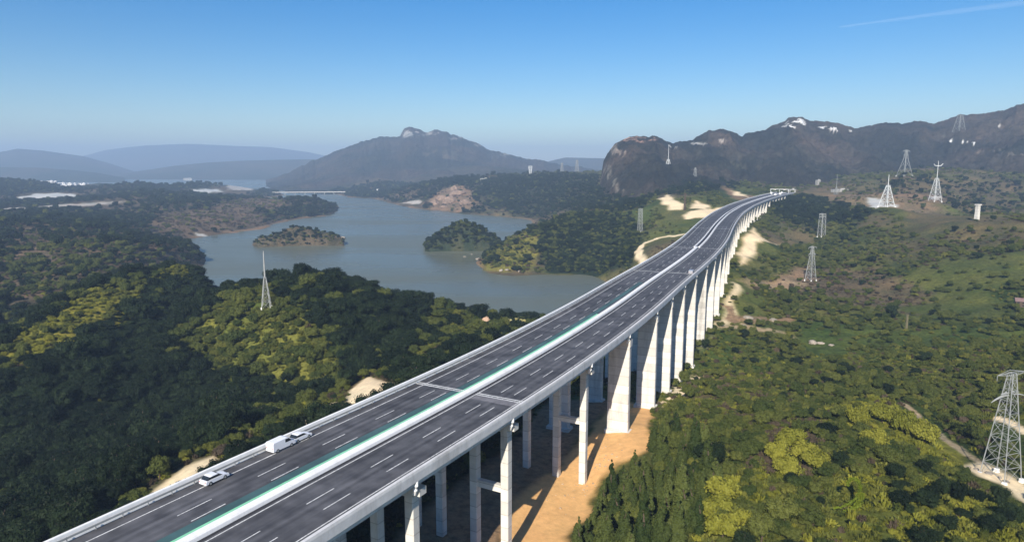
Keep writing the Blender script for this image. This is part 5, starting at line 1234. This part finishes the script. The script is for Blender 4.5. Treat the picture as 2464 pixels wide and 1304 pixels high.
# a thin aircraft trail high above the haze
mc, ntc, bc = new_mat('ice_trail'); bc.inputs['Base Color'].default_value = (0.9, 0.92, 0.95, 1); bc.inputs['Roughness'].default_value = 1; bc.inputs['Alpha'].default_value = 0.026
pa, pb = Vector(P(2020, 66, 16000)), Vector(P(2560, -6, 14000))
pts_ = [pa.lerp(pb, k / 24) for k in range(25)]
ct = MB().tube(pts_, [10 + 2.2 * k + 16 * float(vnoise(np.array([k * .9]), np.array([0.]), 5)[0]) for k in range(25)], 10).build('contrail', mc, None, True); ct['label'] = 'faint straight aircraft trail in the sky at the upper right'; ct['category'] = 'contrail'
w = bpy.data.worlds.new('World'); S.world = w; w.use_nodes = True
wn = w.node_tree; bg = wn.nodes['Background']
sky = wn.nodes.new('ShaderNodeTexSky'); sky.sky_type = 'NISHITA'; sky.sun_disc = False
sky.sun_elevation = SUN_EL; sky.sun_rotation = SUN_AZ; sky.altitude = 300; sky.air_density = 1.0; sky.dust_density = 0.3; sky.ozone_density = 3.0
hs = wn.nodes.new('ShaderNodeHueSaturation'); hs.inputs['Saturation'].default_value = SKY_SAT; hs.inputs['Value'].default_value = 1.0; hs.inputs['Hue'].default_value = 0.506
wn.links.new(sky.outputs[0], hs.inputs['Color']); wn.links.new(hs.outputs[0], bg.inputs['Color'])
bg.inputs['Strength'].default_value = SKY_STR
sl = bpy.data.lights.new('sun', 'SUN'); sl.energy = SUN_STR; sl.angle = math.radians(0.5); sl.color = (1.0, 0.93, 0.82)
so = link(bpy.data.objects.new('sun', sl))
sd = Vector((math.sin(SUN_AZ) * math.cos(SUN_EL), math.cos(SUN_AZ) * math.cos(SUN_EL), math.sin(SUN_EL)))
so.rotation_euler = sd.to_track_quat('Z', 'Y').to_euler(); so.location = (0, 0, 600)
cd = bpy.data.cameras.new('camera'); cam = link(bpy.data.objects.new('camera', cd))
cd.sensor_width = 36; cd.lens = 36 * F / 2464; cd.clip_start = 0.5; cd.clip_end = 80000
cam.location = (0, 0, CAMZ); cam.rotation_euler = (math.pi / 2 - PITCH, 0, 0)
S.camera = cam
S.view_settings.view_transform = 'Standard'; S.view_settings.look = 'None'; S.view_settings.exposure = EXPO; S.view_settings.gamma = 1
S.render.engine = 'CYCLES'; S.cycles.use_denoising = True; S.cycles.max_bounces = 6; S.cycles.volume_bounces = 0; S.cycles.transparent_max_bounces = 8
S.cycles.diffuse_bounces = 3; S.cycles.glossy_bounces = 2; S.cycles.transmission_bounces = 3
